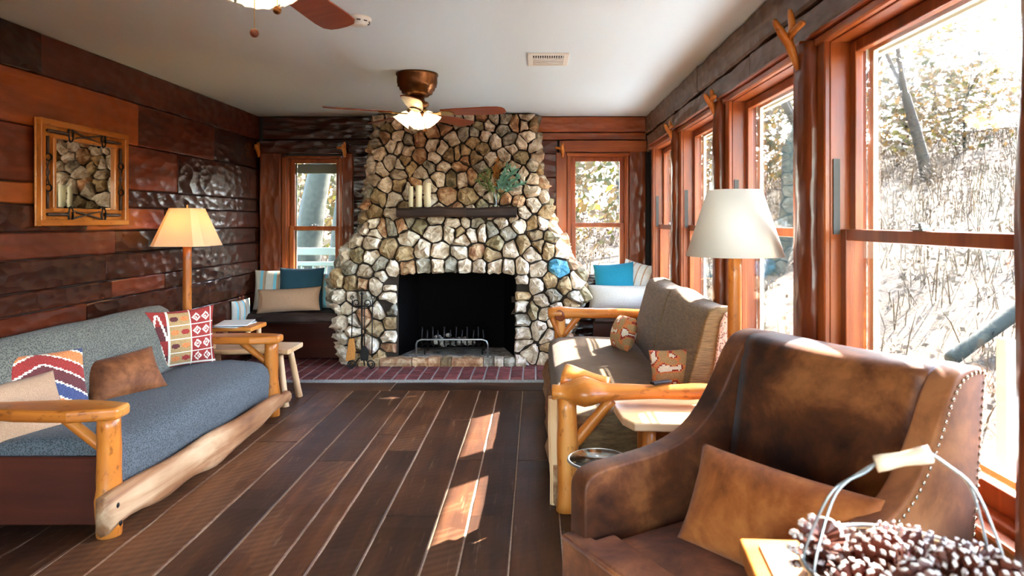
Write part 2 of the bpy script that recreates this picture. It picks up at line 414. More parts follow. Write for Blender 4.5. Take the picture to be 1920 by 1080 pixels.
def log(name, p0, p1, r0, r1, m, parent=None, wob=0.08, n=12, seg=10, knots=(), flat=1.0, bend=0.0, up=(0, 0, 1), ends=True):
    p0 = V(p0); p1 = V(p1); L = (p1-p0).length; pts = []; rad = []; ph = R.random()*9
    if ends: ts = [0, 0.006]+[i/seg for i in range(1, seg)]+[0.994, 1]
    else: ts = [i/seg for i in range(seg+1)]
    for t in ts:
        r = r0+(r1-r0)*t; r *= 1+wob*(mnoise.noise(V((ph+t*L*5, 0, 0))))
        for kt, ka, kw in knots: r += ka*math.exp(-((t-kt)/kw)**2)
        if ends and (t == 0 or t == 1): r *= 0.82
        pts.append((L*t, 0.5*wob*r0*mnoise.noise(V((ph+t*L*3, 5, 0))), bend*math.sin(PI*t)+0.5*wob*r0*mnoise.noise(V((ph+t*L*3, 9, 0))))); rad.append(r)
    mb = MB().tube(pts, rad, n, flat=flat)
    # lumpy surface
    mb.v = [tuple(V(p)+V((0, p[1], p[2]))*(wob*1.2*mnoise.noise(V((p[0]*9+ph, p[1]*22, p[2]*22))))) for p in mb.v]
    return mb.obj(name, m, parent, smooth=True, mtx=frame(p0, p1-p0, up))
def pillow_mesh(w, h, t, n=18, pat=None, mats=None, mat=None, pin=0.06, soft=2.2):
    mb = MB(); vs = []; idx = {}
    def P(u, v, sgn):
        a = abs(u); b = abs(v)
        th = (max(0, 1-a**soft)**0.55)*(max(0, 1-b**soft)**0.55)
        k = 1-pin*(1-(a*a*b*b)) * 1.0
        x = u*w/2*(1-pin*(1-b*b)*a*a*0 - pin*(1-b**2)*0 )*(1-pin*(1-b*b*1.0)*a)
        x = u*w/2*(1-pin*a*(1-b*b)); z = v*h/2*(1-pin*b*(1-a*a))
        return (x, sgn*(t/2*th+0.001), z)
    N = n
    for sgn in (1, -1):
        base = len(mb.v); vv = []
        for j in range(N+1):
            for i in range(N+1):
                u = -math.cos(PI*i/N) if False else (2*i/N-1); v = 2*j/N-1
                vv.append(P(u, v, sgn))
        for j in range(N):
            for i in range(N):
                q = (j*(N+1)+i, j*(N+1)+i+1, (j+1)*(N+1)+i+1, (j+1)*(N+1)+i)
                mm_ = pat((i+0.5)/N, (j+0.5)/N) if pat else mat
                k = mb.mat(mm_); mb.f.append(tuple(x+base for x in q)); mb.mi.append(k)
        mb.v += vv
    # side strip
    o1 = (N+1)*(N+1); ring = [i for i in range(N+1)]+[(j*(N+1)+N) for j in range(1, N+1)]+[N*(N+1)+i for i in range(N-1, -1, -1)]+[j*(N+1) for j in range(N-1, 0, -1)]
    k = mb.mat(mat)
    for a in range(len(ring)):
        b = (a+1) % len(ring); mb.f.append((ring[a], ring[b], ring[b]+o1, ring[a]+o1)); mb.mi.append(k)
    return mb
def pillow(name, c, xd, up, w, h, t, mat, label, group=None, pat=None, n=18, pin=0.06, cat='pillow', parent=None):
    o = pillow_mesh(w, h, t, n, pat, None, mat, pin).obj(name, mat, parent, smooth=True, mtx=frame(c, xd, up))
    return tag(o, label, cat, group)
def softbox(name, m, x0, x1, y0, y1, z0, z1, parent=None, r=0.04, seg=4, mtx=None, crown=0.0, n=6):
    """upholstered block: gridded box with a crowned top, rounded edges"""
    mb = MB(); bm = bmesh.new()
    bmesh.ops.create_cube(bm, size=1.0); bmesh.ops.subdivide_edges(bm, edges=bm.edges[:], cuts=n, use_grid_fill=True)
    X, Y, Z = x1-x0, y1-y0, z1-z0
    for v in bm.verts:
        c = V((v.co.x*X, v.co.y*Y, v.co.z*Z)); q = V((max(-X/2+r, min(X/2-r, c.x)), max(-Y/2+r, min(Y/2-r, c.y)), max(-Z/2+r, min(Z/2-r, c.z))))
        d = c-q
        # push near-edge vertices on to the rounding
        if d.length > 1e-6: c = q+d.normalized()*r
        fx = 1-(2*c.x/X)**4; fy = 1-(2*c.y/Y)**4; fz = 1-(2*c.z/Z)**4
        if c.z > 0: c.z += crown*max(0, fx)*max(0, fy)
        c += V((0, 0, 0))
        v.co = c+V(((x0+x1)/2, (y0+y1)/2, (z0+z1)/2))
    me = bpy.data.meshes.new(name); bm.to_mesh(me); bm.free(); me.materials.append(MATS[m])
    me.polygons.foreach_set('use_smooth', [True]*len(me.polygons))
    o = bpy.data.objects.new(name, me); COL.objects.link(o)
    if mtx is not None: o.matrix_world = mtx
    if parent is not None: o.parent = parent; o.matrix_parent_inverse = parent_inv(parent)
    b = o.modifiers.new('subd', 'SUBSURF'); b.levels = 1; b.render_levels = 1
    return o

# ================================================================== THE ROOM
floor = struct('floor', MB().box(XL-0.15, XR+0.1, YF, YB+0.1, -0.12, -0.005), 'seam_dust')
seams = [-2.83, -2.65, -2.42, -2.2, -1.96, -1.76, -1.49, -1.27, -1.035, -0.9, -0.706, -0.456, -0.311, -0.108, 0.11, 0.33, 0.52, 0.74, 0.94, 1.1375]
for i in range(len(seams)-1):
    a, b = seams[i], seams[i+1]; y = 5.565
    g = (0.0045, 0.0028, 0.0035)[i % 3]
    ends = {9: [4.1, 1.9], 10: [4.75, 3.2, 1.2], 7: [3.93, 1.4], 12: [3.2, 1.0], 14: [3.9, 2.2], 11: [3.95, 2.0]}.get(i)
    if ends is None: ends = [y-R.uniform(0.9, 2.6)]; ends.append(ends[0]-R.uniform(1.6, 2.6))
    ends.append(-0.4-R.random()); ends.append(YF)
    top = y
    for e in ends:
        if top-e > 0.15:
            plank('plank', ((a+b)/2, top-0.002, -0.012+R.uniform(-0.001, 0.001)), ((a+b)/2, e+0.002, -0.012), (0, 0, 1), 0.024, (b-a)-2*g, 'floor_wood', floor, wob=0.004, rnd=0.004, seg=max(3, int((top-e)/0.12)))
        top = e
plank('plank', (XL, 5.71, -0.012), (-1.2, 5.71, -0.012), (0, 0, 1), 0.024, 0.27, 'floor_wood', floor, wob=0.004)
plank('plank', (-1.19, 5.71, -0.012), (XR, 5.71, -0.012), (0, 0, 1), 0.024, 0.27, 'floor_wood', floor, wob=0.004)
# the part of the floor to the right of the hearth
for k in range(5):
    plank('plank', (0.125, 5.96+0.23*k, -0.012), (XR, 5.96+0.23*k, -0.012), (0, 0, 1), 0.024, 0.222, 'floor_wood', floor)

ceiling = struct('ceiling', MB().box(XL-0.15, XR+0.1, YF, YB+0.1, H, H+0.12), 'ceiling_paint')

# --- left wall: long hewn boards, each its own piece
wl = struct('wall_left', MB().box(XL-0.2, XL-0.03, YF, YB+0.1, -0.02, H), 'backing')
rows = [2.46, 2.215, 1.915, 1.60, 1.475, 1.32, 1.165, 0.985, 0.865, 0.66, 0.42, 0.2, 0.0]
cols_ = [
    [(3.9, 'wall_dark'), (1e9, 'wall_red')][::1],
    [(4.85, 'wall_orange'), (6.0, 'wall_red'), (1e9, 'wall_dark')],
    [(3.3, 'wall_dark'), (5.4, 'wall_red'), (1e9, 'wall_dark')],
    [(4.0, 'wall_orange'), (5.9, 'wall_dark'), (1e9, 'wall_dark')],
    [(4.3, 'wall_dark'), (5.2, 'wall_orange'), (1e9, 'wall_dark')],
    [(3.55, 'wall_orange'), (4.6, 'wall_red'), (1e9, 'wall_dark')],
    [(4.5, 'wall_dark'), (5.5, 'wall_dark'), (1e9, 'wall_dark')],
    [(4.55, 'wall_dark'), (5.2, 'wall_red'), (1e9, 'wall_dark')],
    [(4.3, 'wall_red'), (5.9, 'wall_dark'), (1e9, 'wall_dark')],
    [(4.8, 'wall_red'), (1e9, 'wall_dark')], [(4.0, 'wall_dark'), (1e9, 'wall_red')], [(5.0, 'wall_dark'), (1e9, 'wall_dark')]]
for k in range(12):
    z1, z0 = rows[k], rows[k+1]; y = YF
    segs = [(-0.6-0.3*(k % 3), ('wall_dark', 'wall_red')[k % 2]), (1.3+0.37*(k % 4), ('wall_orange', 'wall_dark', 'wall_red')[k % 3])]+cols_[k]
    for e, m in segs:
        e = min(e, YB)
        if e-y > 0.05:
            off = R.uniform(-0.006, 0.006)
            plank('plank', (XL-0.02+off, y+0.002, (z0+z1)/2), (XL-0.02+off, e-0.002, (z0+z1)/2), (0, 0, 1), z1-z0-0.006, 0.04, m, wl, wob=0.006, rnd=0.007)
        y = e
# --- back wall with two window openings and the chimney in between
WL = (-2.545, -2.02, 0.66, 2.03); WR = (0.36, 0.915, 0.66, 2.05)
wbm = MB()
for x0, x1, z0, z1 in ((XL-0.2, WL[0]-0.03, 0, H), (WL[0]-0.03, WL[1]+0.03, 0, WL[2]-0.03), (WL[0]-0.03, WL[1]+0.03, WL[3]+0.03, H), (WL[1]+0.03, WR[0]-0.03, 0, H), (WR[0]-0.03, WR[1]+0.03, 0, WR[2]-0.03), (WR[0]-0.03, WR[1]+0.03, WR[3]+0.03, H), (WR[1]+0.03, XR+0.2, 0, H)):
    wbm.box(x0, x1, YB+0.03, YB+0.16, z0, z1)
wb = struct('wall_back', wbm, 'backing')
def brow(x0, x1, z0, z1, m, t=0.04, yo=0.0):
    plank('plank', (x0+0.002, YB+0.02-yo, (z0+z1)/2), (x1-0.002, YB+0.02-yo, (z0+z1)/2), (0, 0, 1), z1-z0-0.005, t, m, wb, wob=0.005)
brow(XL+0.03, -1.50, 2.22, 2.455, 'wall_dark'); brow(XL+0.03, -1.60, 2.075, 2.22, 'wall_dark', 0.05, 0.004)
brow(-0.15, XR-0.01, 2.295, 2.455, 'wall_orange'); brow(-0.15, XR-0.01, 2.215, 2.29, 'wall_orange'); brow(-0.15, 0.22, 2.075, 2.212, 'wall_red')
zz = [2.075, 1.83, 1.58, 1.34, 1.08, 0.84, 0.6, 0.36, 0.12, 0.0]
for k in range(9):
    if zz[k+1] < 0.7: brow(XL+0.03, -1.4, zz[k+1], zz[k], 'wall_dark'); brow(-0.2, XR-0.01, zz[k+1], zz[k], 'wall_dark')
    else:
        brow(WL[1]+0.03, -1.50, zz[k+1], zz[k], 'wall_dark'); brow(-0.2, WR[0]-0.03, zz[k+1], zz[k], 'wall_red')
        brow(XL+0.03, WL[0]-0.03, zz[k+1], zz[k], 'wall_dark'); brow(WR[1]+0.03, XR-0.01, zz[k+1], zz[k], 'wall_red')
# --- right wall: openings, boards above and below
OPEN = [(5.50, 6.50), (4.25, 5.25), (2.96, 3.94), (1.565, 2.63), (0.28, 1.26), (-1.0, -0.02), (-2.3, -1.3)]
ZS, ZH = 0.64, 2.07
wrm = MB()
ys = [YF]+sum([[a, b] for a, b in reversed(OPEN)], [])+[YB+0.1]
for k in range(0, len(ys), 2): wrm.box(XR+0.03, XR+0.12, ys[k]+(0.03 if k else 0), ys[k+1]-0.03, 0, H)
for a, b in OPEN:
    wrm.box(XR+0.03, XR+0.12, a-0.03, b+0.03, 0, ZS-0.03); wrm.box(XR+0.03, XR+0.12, a-0.03, b+0.03, ZH+0.03, H)
wr = struct('wall_right', wrm, 'backing')
for (zc, hh, joints, mm_, xo) in ((2.365, 0.19, [YF, -0.5, 2.6, 4.75, YB], 'beam_grey', 0.012), (2.18, 0.175, [YF, 0.9, 3.62, 6.1, YB], 'beam_grey', 0.0),
                              (0.55, 0.16, [YF, 0.4, 3.2, YB], 'wall_red', 0.0), (0.36, 0.2, [YF, 1.6, 4.4, YB], 'wall_dark', 0.0), (0.13, 0.25, [YF, 0.1, 2.9, 5.2, YB], 'wall_dark', 0.0)):
    for k in range(len(joints)-1):
        plank('plank', (XR+0.02-xo, joints[k]+0.003, zc), (XR+0.02-xo, joints[k+1]-0.003, zc), (0, 0, 1), hh-0.006, 0.05, mm_, wr, wob=0.016, rnd=0.012)
# --- rear wall (behind the camera) with an unseen wide glazed opening added for fill light
RW = (-2.3, 0.7, 0.3, 2.15)
rm = MB()
for x0, x1, z0, z1 in ((XL-0.2, RW[0], 0, H), (RW[1], XR+0.2, 0, H), (RW[0], RW[1], 0, RW[2]), (RW[0], RW[1], RW[3], H)): rm.box(x0, x1, YF-0.15, YF-0.03, z0, z1)
wf = struct('wall_rear', rm, 'wall_red')

# --- windows
def window(n, mp, a0, a1, b0, b1, inm, outm, rail, locks=True, storm='storm_frame', casing=None, stormbar=False):
    """mp(a, b, c): a along the wall, b up, c outwards"""
    def bx(mb, A0, A1, B0, B1, C0, C1, m=None):
        p = [mp(a, b, c) for c in (C0, C1) for b in (B0, B1) for a in (A0, A1)]
        mb.add(p, [(0, 2, 3, 1), (4, 5, 7, 6), (0, 1, 5, 4), (2, 6, 7, 3), (0, 4, 6, 2), (1, 3, 7, 5)], m)
    def ring(mb, A0, A1, B0, B1, w, C0, C1, wb_=None, wt=None):
        wb_ = wb_ or w; wt = wt or w
        bx(mb, A0, A0+w, B0, B1, C0, C1); bx(mb, A1-w, A1, B0, B1, C0, C1); bx(mb, A0+w, A1-w, B0, B0+wb_, C0, C1); bx(mb, A0+w, A1-w, B1-wt, B1, C0, C1)
    mb = MB(); ring(mb, a0-0.02, a1+0.02, b0-0.02, b1+0.02, 0.022, -0.004, 0.135)
    w = mb.obj('window_%d' % n, inm[0], bevel=0.002, seg=1); w['kind'] = 'structure'
    s = MB(); ring(s, a0+0.004, a1-0.004, rail-0.02, b1-0.004, 0.045, 0.07, 0.10, 0.035); us = s.obj('upper_sash', inm[0], w, bevel=0.004)
    p = MB(); bx(p, a0+0.045, a1-0.045, rail+0.01, b1-0.045, 0.083, 0.087); p.obj('pane', 'window_glass', us)
    s = MB(); ring(s, a0+0.004, a1-0.004, b0+0.004, rail+0.02, 0.045, 0.034, 0.066, 0.06, 0.042); ls = s.obj('lower_sash', inm[0], w, bevel=0.004)
    p = MB(); bx(p, a0+0.045, a1-0.045, b0+0.05, rail-0.015, 0.048, 0.052); p.obj('pane', 'window_glass', ls)
    s = MB(); ring(s, a0+0.0, a1-0.0, b0, b1, 0.044, 0.14, 0.16); ring(s, a0+0.02, a1-0.02, rail-0.03, rail+0.012, 0.01, 0.145, 0.165)
    if stormbar: bx(s, a0+0.05, a1-0.05, b1-0.15, b1-0.05, 0.14, 0.165)
    s.obj('storm_frame', storm, w, bevel=0.003)
    if locks:
        c = (a0+a1)/2; s = MB()
        bx(s, c-0.035, c+0.035, rail+0.02, rail+0.026, 0.03, 0.06); bx(s, c-0.008, c+0.008, rail+0.026, rail+0.045, 0.04, 0.052)
        bx(s, c-0.03, c-0.022, rail+0.026, rail+0.038, 0.03, 0.055); bx(s, c+0.012, c+0.034, rail+0.034, rail+0.04, 0.034, 0.044)
        s.obj('sash_lock', 'steel', w, bevel=0.002)
    return w, bx
ctr = [0]
def trim(mb_or_obj=None, **k):
    ctr[0] += 1
for i, (a, b) in enumerate(OPEN):
    mp = lambda a_, b_, c_: (XR+c_, a_, b_)
    w, bx = window(i+1, mp, a, b, ZS, ZH, ('trim_upright',), None, 1.33)
    s = MB(); bx(s, b-0.010, b-0.003, 1.33, 1.62, 0.005, 0.03); s.obj('sash_track', 'track', w)
    # casing: uprights, head and stool, each a board
    for (y0, y1) in ((a-(0.05 if i == 3 else 0.075), a-0.004), (b+0.004, b+0.075)):
        o = plank('casing', (XR-0.012, (y0+y1)/2, ZS-0.06), (XR-0.012, (y0+y1)/2, ZH+0.004), (0, 1, 0), y1-y0, 0.026, 'trim_wood', w, rnd=0.005)
    plank('head_casing', (XR-0.014, a-0.12, ZH+0.022), (XR-0.014, b+0.12, ZH+0.022), (0, 0, 1), 0.036, 0.032, 'trim_wood', w, rnd=0.006)
    plank('head_casing', (XR-0.022, a-0.13, ZH+0.049), (XR-0.022, b+0.13, ZH+0.049), (0, 0, 1), 0.018, 0.05, 'trim_wood', w, rnd=0.005)
    plank('stool', (XR-0.005, a-0.09, ZS-0.03), (XR-0.005, b+0.09, ZS-0.03), (1, 0, 0), 0.09, 0.03, 'trim_wood', w, rnd=0.006)
    plank('apron', (XR-0.012, a-0.07, ZS-0.085), (XR-0.012, b+0.07, ZS-0.085), (0, 0, 1), 0.07, 0.024, 'trim_wood', w, rnd=0.005)
for i, (wn, cols) in enumerate(((WL, 'sage_frame'), (WR, 'storm_frame'))):
    mp = lambda a_, b_, c_: (a_, YB+c_, b_)
    w, bx = window(8+i, mp, wn[0], wn[1], wn[2], wn[3], ('trim_upright',), None, 1.31 if i == 0 else 1.345, storm=cols, stormbar=(i == 0))
    s = 'trim_wood' if i else 'wall_red'
    if i == 0: st = ((-2.815, -2.60, 2.07), (-2.60, -2.55, 2.03), (-2.015, -1.975, 2.03), (-1.975, -1.865, 2.07))
    else: st = ((0.205, 0.315, 2.08), (0.315, 0.356, 2.05), (0.919, 0.95, 2.05), (0.95, 1.118, 2.09))
    for k, (x0, x1, zt) in enumerate(st):
        th = 0.05 if k in (0, 3) else 0.03
        plank('casing', ((x0+x1)/2, YB-th/2, 0.5), ((x0+x1)/2, YB-th/2, zt), (1, 0, 0), x1-x0-0.003, th, ('trim_wood' if (i or k in (1, 2)) else 'post_wood') if not (i and k == 3) else 'post_wood', w, rnd=0.006, wob=0.006 if k in (0, 3) else 0)
    if i == 0: plank('head_casing', (-2.80, YB-0.04, 2.135), (-1.66, YB-0.04, 2.135), (0, 0, 1), 0.135, 0.06, 'wall_dark', w, wob=0.006)
    else:
        plank('head_casing', (0.24, YB-0.035, 2.145), (1.125, YB-0.035, 2.145), (0, 0, 1), 0.115, 0.055, 'trim_wood', w, wob=0.005)
        plank('head_casing', (0.3, YB-0.02, 2.065), (1.0, YB-0.02, 2.065), (0, 0, 1), 0.03, 0.035, 'trim_wood', w)
    plank('stool', (wn[0]-0.05, YB-0.03, wn[2]-0.03), (wn[1]+0.05, YB-0.03, wn[2]-0.03), (0, 1, 0), 0.1, 0.03, 'trim_wood', w)
w, bx = window(10, lambda a_, b_, c_: (a_, YF-0.03-c_, b_), RW[0], RW[1], RW[2], RW[3], ('trim_upright',), None, 1.25, locks=False)  # glazing of the added rear opening, there to let in daylight fill
# hewn posts between the windows
posts = [(5.41, 0.12), (4.13, 0.13), (2.79, 0.17), (1.435, 0.115), (0.13, 0.14), (-1.15, 0.14), (-2.45, 0.14)]
for k, (yc, wd_) in enumerate(posts):
    mb = MB(); n = 26; vs = []; sec = 10; rr = wd_/2
    for i in range(n+1):
        z = -0.0+i*(2.10/n)
        for j in range(sec):
            an = 2*PI*j/sec+0.3
            q = 1+0.16*mnoise.noise(V((math.cos(an)*1.6+k*7, math.sin(an)*1.6, z*2.6)))
            cx = math.copysign(abs(math.cos(an))**0.6, math.cos(an)); cy = math.copysign(abs(math.sin(an))**0.6, math.sin(an))
            vs.append((z, cx*rr*q, cy*(0.088 if k == 3 else 0.042)*q))
    fs = [(i*sec+j, i*sec+(j+1) % sec, (i+1)*sec+(j+1) % sec, (i+1)*sec+j) for i in range(n) for j in range(sec)]+[tuple(range(sec)), tuple(range(n*sec, n*sec+sec))]
    mb.add(vs, fs)
    o = mb.obj('trim_%d' % (k+1), 'post_wood', smooth=True, mtx=frame((XR-0.022, yc, 0.0), (0, 0, 1), (1, 0, 0))); o['kind'] = 'structure'

# ================================================================== OUTDOORS
def gh(x, y):
    """ground height"""
    d = max(0.0, x-1.6); e = max(0.0, y-8.5)
    h = -0.55 + 6.5*(1-math.exp(-max(0, d-2)/22)) + 4.0*(1-math.exp(-e/22))
    if y < YF: h = -0.4
    return h + 0.25*mnoise.noise(V((x*0.25, y*0.25, 0))) + 0.06*mnoise.noise(V((x*1.3, y*1.3, 3)))
mb = MB(); xs = [-40+i*1.6 for i in range(72)]; yy = [-30+i*1.6 for i in range(64)]
vs = [(x, y, gh(x, y) if not (XL-0.5 < x < XR+0.4 and YF-0.5 < y < YB+0.4) else -0.6) for y in yy for x in xs]; n = len(xs)
mb.add(vs, [(j*n+i, j*n+i+1, (j+1)*n+i+1, (j+1)*n+i) for j in range(len(yy)-1) for i in range(n-1)])
o = mb.obj('ground', 'leaf_litter', smooth=True); o['kind'] = 'structure'

# eaves on the window side, with rafter tails
ev = struct('trim_20', MB().prism([(XR+0.12, 2.42), (1.64, 2.27), (1.64, 2.33), (XR+0.12, 2.50)], lambda a, b, d: (a, d, b), YF, YB+0.6), 'soffit_paint')
y = YF+0.2
while y < YB+0.5:
    o = MB().prism([(XR+0.12, 2.30), (1.56, 2.17), (1.56, 2.29), (XR+0.12, 2.42)], lambda a, b, d: (a, d, b), y, y+0.045).obj('rafter', 'eave_paint', ev); y += 0.61
plank('fascia', (1.60, YF, 2.215), (1.60, YB+0.6, 2.215), (0, 0, 1), 0.13, 0.03, 'eave_paint', ev)
# roof slab over the room keeps the sun off the ceiling
MB().box(XL-0.6, XR+0.13, YF-0.4, YB+0.3, H+0.13, H+0.2).obj('roof', 'soffit_paint', ev)

def tree_mesh(seed, hgt, r0, depth=5, lean=0.15, spread=0.55):
    rr = random.Random(seed); mb = MB(); tips = []
    def grow(p, d, L, r, lv):
        pts = [p]; rad = [r]; k = 3 if lv > 1 else 2
        for i in range(k):
            d = (d+V((rr.uniform(-1, 1), rr.uniform(-1, 1), rr.uniform(-0.4, 0.8)))*0.16).normalized()
            p = p+d*(L/k); pts.append(p); rad.append(r*(1-0.35*(i+1)/k))
        mb.tube(pts, rad, 7 if lv >= depth-1 else (5 if lv > 1 else 3), caps=False)
        if lv <= 2: tips.append((p, d))
        if lv == 0: return
        nb = 2 if rr.random() < 0.6 else 3
        for b in range(nb):
            a = rr.uniform(0, 2*PI); s_ = rr.uniform(spread*0.6, spread*1.3)
            q = d.orthogonal().normalized(); w = d.cross(q)
            nd = (d*math.cos(s_)+(q*math.cos(a)+w*math.sin(a))*math.sin(s_)+V((0, 0, 0.12))).normalized()
            grow(p, nd, L*rr.uniform(0.62, 0.82), rad[-1]*rr.uniform(0.6, 0.8), lv-1)
    grow(V((0, 0, -0.3)), V((lean*rr.uniform(-1, 1), lean*rr.uniform(-1, 1), 1)).normalized(), hgt*0.34, r0, depth)
    return mb, tips
def leaf_mesh(tips, seed, per=16, spread=0.45, size=0.06, mats=('leaf_olive', 'leaf_gold')):
    rr = random.Random(seed); mb = MB()
    for p, d in tips:
        if rr.random() < 0.25: continue
        for i in range(per):
            c = p+V((rr.gauss(0, spread), rr.gauss(0, spread), rr.gauss(0, spread*0.8)))
            a = V((rr.uniform(-1, 1), rr.uniform(-1, 1), rr.uniform(-1, 1))).normalized(); b = a.orthogonal().normalized(); s_ = size*rr.uniform(0.6, 1.4)
            mb.add([c-a*s_, c+b*s_*0.55, c+a*s_, c-b*s_*0.55], [(0, 1, 2, 3)], mats[rr.randrange(len(mats))])
    return mb
protos = []
def tree(label, group, seed, loc, hgt, r0, rz=0, sc_=1, mats=('leaf_olive', 'leaf_gold'), bark='bark', per=14, depth=5, lean=0.15, spread=0.55, size=0.06, name='oak_tree'):
    key = (seed, mats, per)
    t = empty(name, label, 'tree', loc, rz, group); t.scale = (sc_,)*3
    hit = [p for p in protos if p[0] == key]
    if hit:
        for ch in hit[0][1]:
            c = ch.copy(); COL.objects.link(c); c.parent = t; c.matrix_parent_inverse = Matrix.Identity(4)
        return t
    mb, tips = tree_mesh(seed, hgt, r0, depth, lean, spread)
    a = mb.obj('trunk', bark, None, smooth=True); a.parent = t; kids = [a]
    if per:
        b = leaf_mesh(tips, seed+1, per, 0.42, size, mats).obj('crown', None, None); b['kind'] = 'stuff'; b.parent = t; kids.append(b)
    protos.append((key, kids)); return t
# pale deck along the window side, boards laid lengthwise
plain('deck_paint', (222, 222, 214), 0.7, var=1, bscale=4, bump=0.2)
dk = struct('deck', MB().box(XR+0.14, 3.3, YF, YB+1.2, -0.50, -0.40), 'backing')
for k in range(15): plank('deck_board', (XR+0.21+0.142*k, YF, -0.385), (XR+0.21+0.142*k, YB+1.2, -0.385), (1, 0, 0), 0.136, 0.03, 'deck_paint', dk)
pc = struct('porch', MB().box(-5.2, -1.3, YB+0.2, 9.0, -0.45, -0.38), 'sage_frame')
MB().box(-5.2, -1.2, YB+0.17, 8.5, 2.42, 2.5).obj('porch_roof', 'soffit_paint', pc)
# the two mossy trunks behind the left back window
tree('mossy leaning oak trunk crossing the left back window', None, 11, (-3.9, 11.2, gh(-3.9, 11.2)), 9, 0.27, 0.0, per=10, lean=0.1)
o = log('leaning_trunk', (-4.35, 9.4, 3.6), (-3.35, 9.5, -0.3), 0.13, 0.2, 'bark', None, wob=0.2, seg=12)
tag(o, 'thick mossy trunk leaning diagonally behind the left back window', 'tree trunk')
tree('slender grey trunk at the edge of the left back window', None, 12, (-3.2, 10.6, gh(-3.2, 10.6)), 9, 0.16, 1.0, per=10)
tree('leafy oak filling the top of the right back window', None, 13, (2.3, 13.5, gh(2.3, 13.5)), 8, 0.16, 0.5, per=40, mats=('leaf_olive', 'leaf_grey'))
tree('bare twisted oak seen through the large near window', None, 14, (8.4, 18.5, gh(8.4, 18.5)), 8.0, 0.15, 2.2, per=8, mats=('leaf_gold', 'leaf_olive'), depth=6, spread=0.6)
tree('broad oak branching over the second window from the camera', None, 15, (4.4, 12.8, gh(4.4, 12.8)), 8, 0.2, 0.9, per=12, mats=('leaf_olive', 'leaf_gold'), depth=6, spread=0.6)
spots = []
for k in range(400):
    x = R.uniform(-16, 34); y = R.uniform(2, 44)
    if x > 3 and y > -1 and x < 5 and y < 10: continue
    if x < 5.5 and y < 13.5: continue
    if x > 5 and y < 6: continue
    if x < 16 and -4.5 < y-(0.97*(x-1.2)+3.9) < 4.8: continue
    if min([1e9]+[math.hypot(x-a, y-b) for a, b in spots]) < 4.0: continue
    spots.append((x, y))
for k, (x, y) in enumerate(spots[:46]):
    kd = k % 4
    tree(('tall bare oak on the sunlit slope outside', 'sparse gold leaved oak on the sunlit slope outside', 'olive leaved oak on the sunlit slope outside', 'thin grey sapling on the sunlit slope outside')[kd],
         ('bare oaks on the slope', 'gold leaved oaks on the slope', 'olive oaks on the slope', 'grey saplings on the slope')[kd],
         20+kd, (x, y, gh(x, y)), (8, 7, 6, 6)[kd], (0.18, 0.15, 0.16, 0.06)[kd], R.uniform(0, 6), R.uniform(0.75, 1.2),
         (('leaf_gold', 'leaf_grey'), ('leaf_gold', 'leaf_olive'), ('leaf_olive', 'leaf_grey'), ('leaf_grey', 'leaf_gold'))[kd], ('bark_brown', 'bark')[k % 2], (5, 14, 26, 5)[kd])
# low brush over the slope: thin stems nobody could count
mb = MB(); rr = random.Random(5)
for k in range(2600):
    if rr.random() < 0.55: x = rr.uniform(3.0, 24); y = rr.uniform(2, 30)
    else: x = rr.uniform(-12, 12); y = rr.uniform(9.5, 26)
    z = gh(x, y); h = rr.uniform(0.15, 0.9)
    for j in range(6):
        a = rr.uniform(0, 2*PI); s_ = rr.uniform(0.1, 0.6)*h; w = 0.006+0.004*h
        p = V((x+rr.gauss(0, 0.12), y+rr.gauss(0, 0.12), z-0.05)); q = p+V((math.cos(a)*s_, math.sin(a)*s_, h*rr.uniform(0.5, 1))); m_ = (p+q)/2+V((0, 0, 0.08))
        t_ = V((math.sin(a), -math.cos(a), 0))*w
        mb.add([p-t_, p+t_, m_+t_, m_-t_, q], [(0, 1, 2, 3), (3, 2, 4)])
        for i in range(2):
            c = m_+V((rr.gauss(0, 0.12), rr.gauss(0, 0.12), rr.gauss(0, 0.12))); u = V((rr.uniform(-1, 1), rr.uniform(-1, 1), rr.uniform(-1, 1))).normalized(); v_ = u.orthogonal().normalized()
            mb.add([c-u*0.05, c+v_*0.03, c+u*0.05, c-v_*0.03], [(0, 1, 2, 3)])
tag(mb.obj('brush', 'brush'), 'dry tan brush and twigs covering the slope outside', 'brush', kind='stuff')
# thickets closing the view: leaves nobody could count, each clump on its own patch of slope
for nm, lab, x0, x1, y0, y1, cnt, zt, sd in (('thicket', 'dense olive and tan thicket behind the back windows', -13, 4.5, 15, 21, 30000, 8.5, 3), ('thicket', 'pale brushy thicket on the slope beyond the window wall', 15, 27, 6, 34, 30000, 4.2, 4), ('thicket', 'leafy thicket on the slope beyond the far corner', 4.5, 15, 20, 27, 16000, 5.0, 6)):
    mb = MB(); rr = random.Random(sd)
    for k in range(cnt):
        x = rr.uniform(x0, x1); y = rr.uniform(y0, y1)
        h = zt*(0.75+0.5*mnoise.noise(V((x*0.3, y*0.3, 1))))*rr.random()**0.8
        if mnoise.noise(V((x*0.8, y*0.8, h*0.8))) < -0.12: continue
        c = V((x, y, gh(x, y)+h)); a = V((rr.uniform(-1, 1), rr.uniform(-1, 1), rr.uniform(-1, 1))).normalized(); b = a.orthogonal().normalized(); s_ = rr.uniform(0.07, 0.17)
        mb.add([c-a*s_, c+b*s_*0.6, c+a*s_, c-b*s_*0.6], [(0, 1, 2, 3)], ('leaf_olive', 'leaf_tan', 'leaf_tan', 'leaf_grey', 'leaf_gold')[rr.randrange(5)])
    tag(mb.obj(nm, None), lab, 'thicket', kind='stuff')
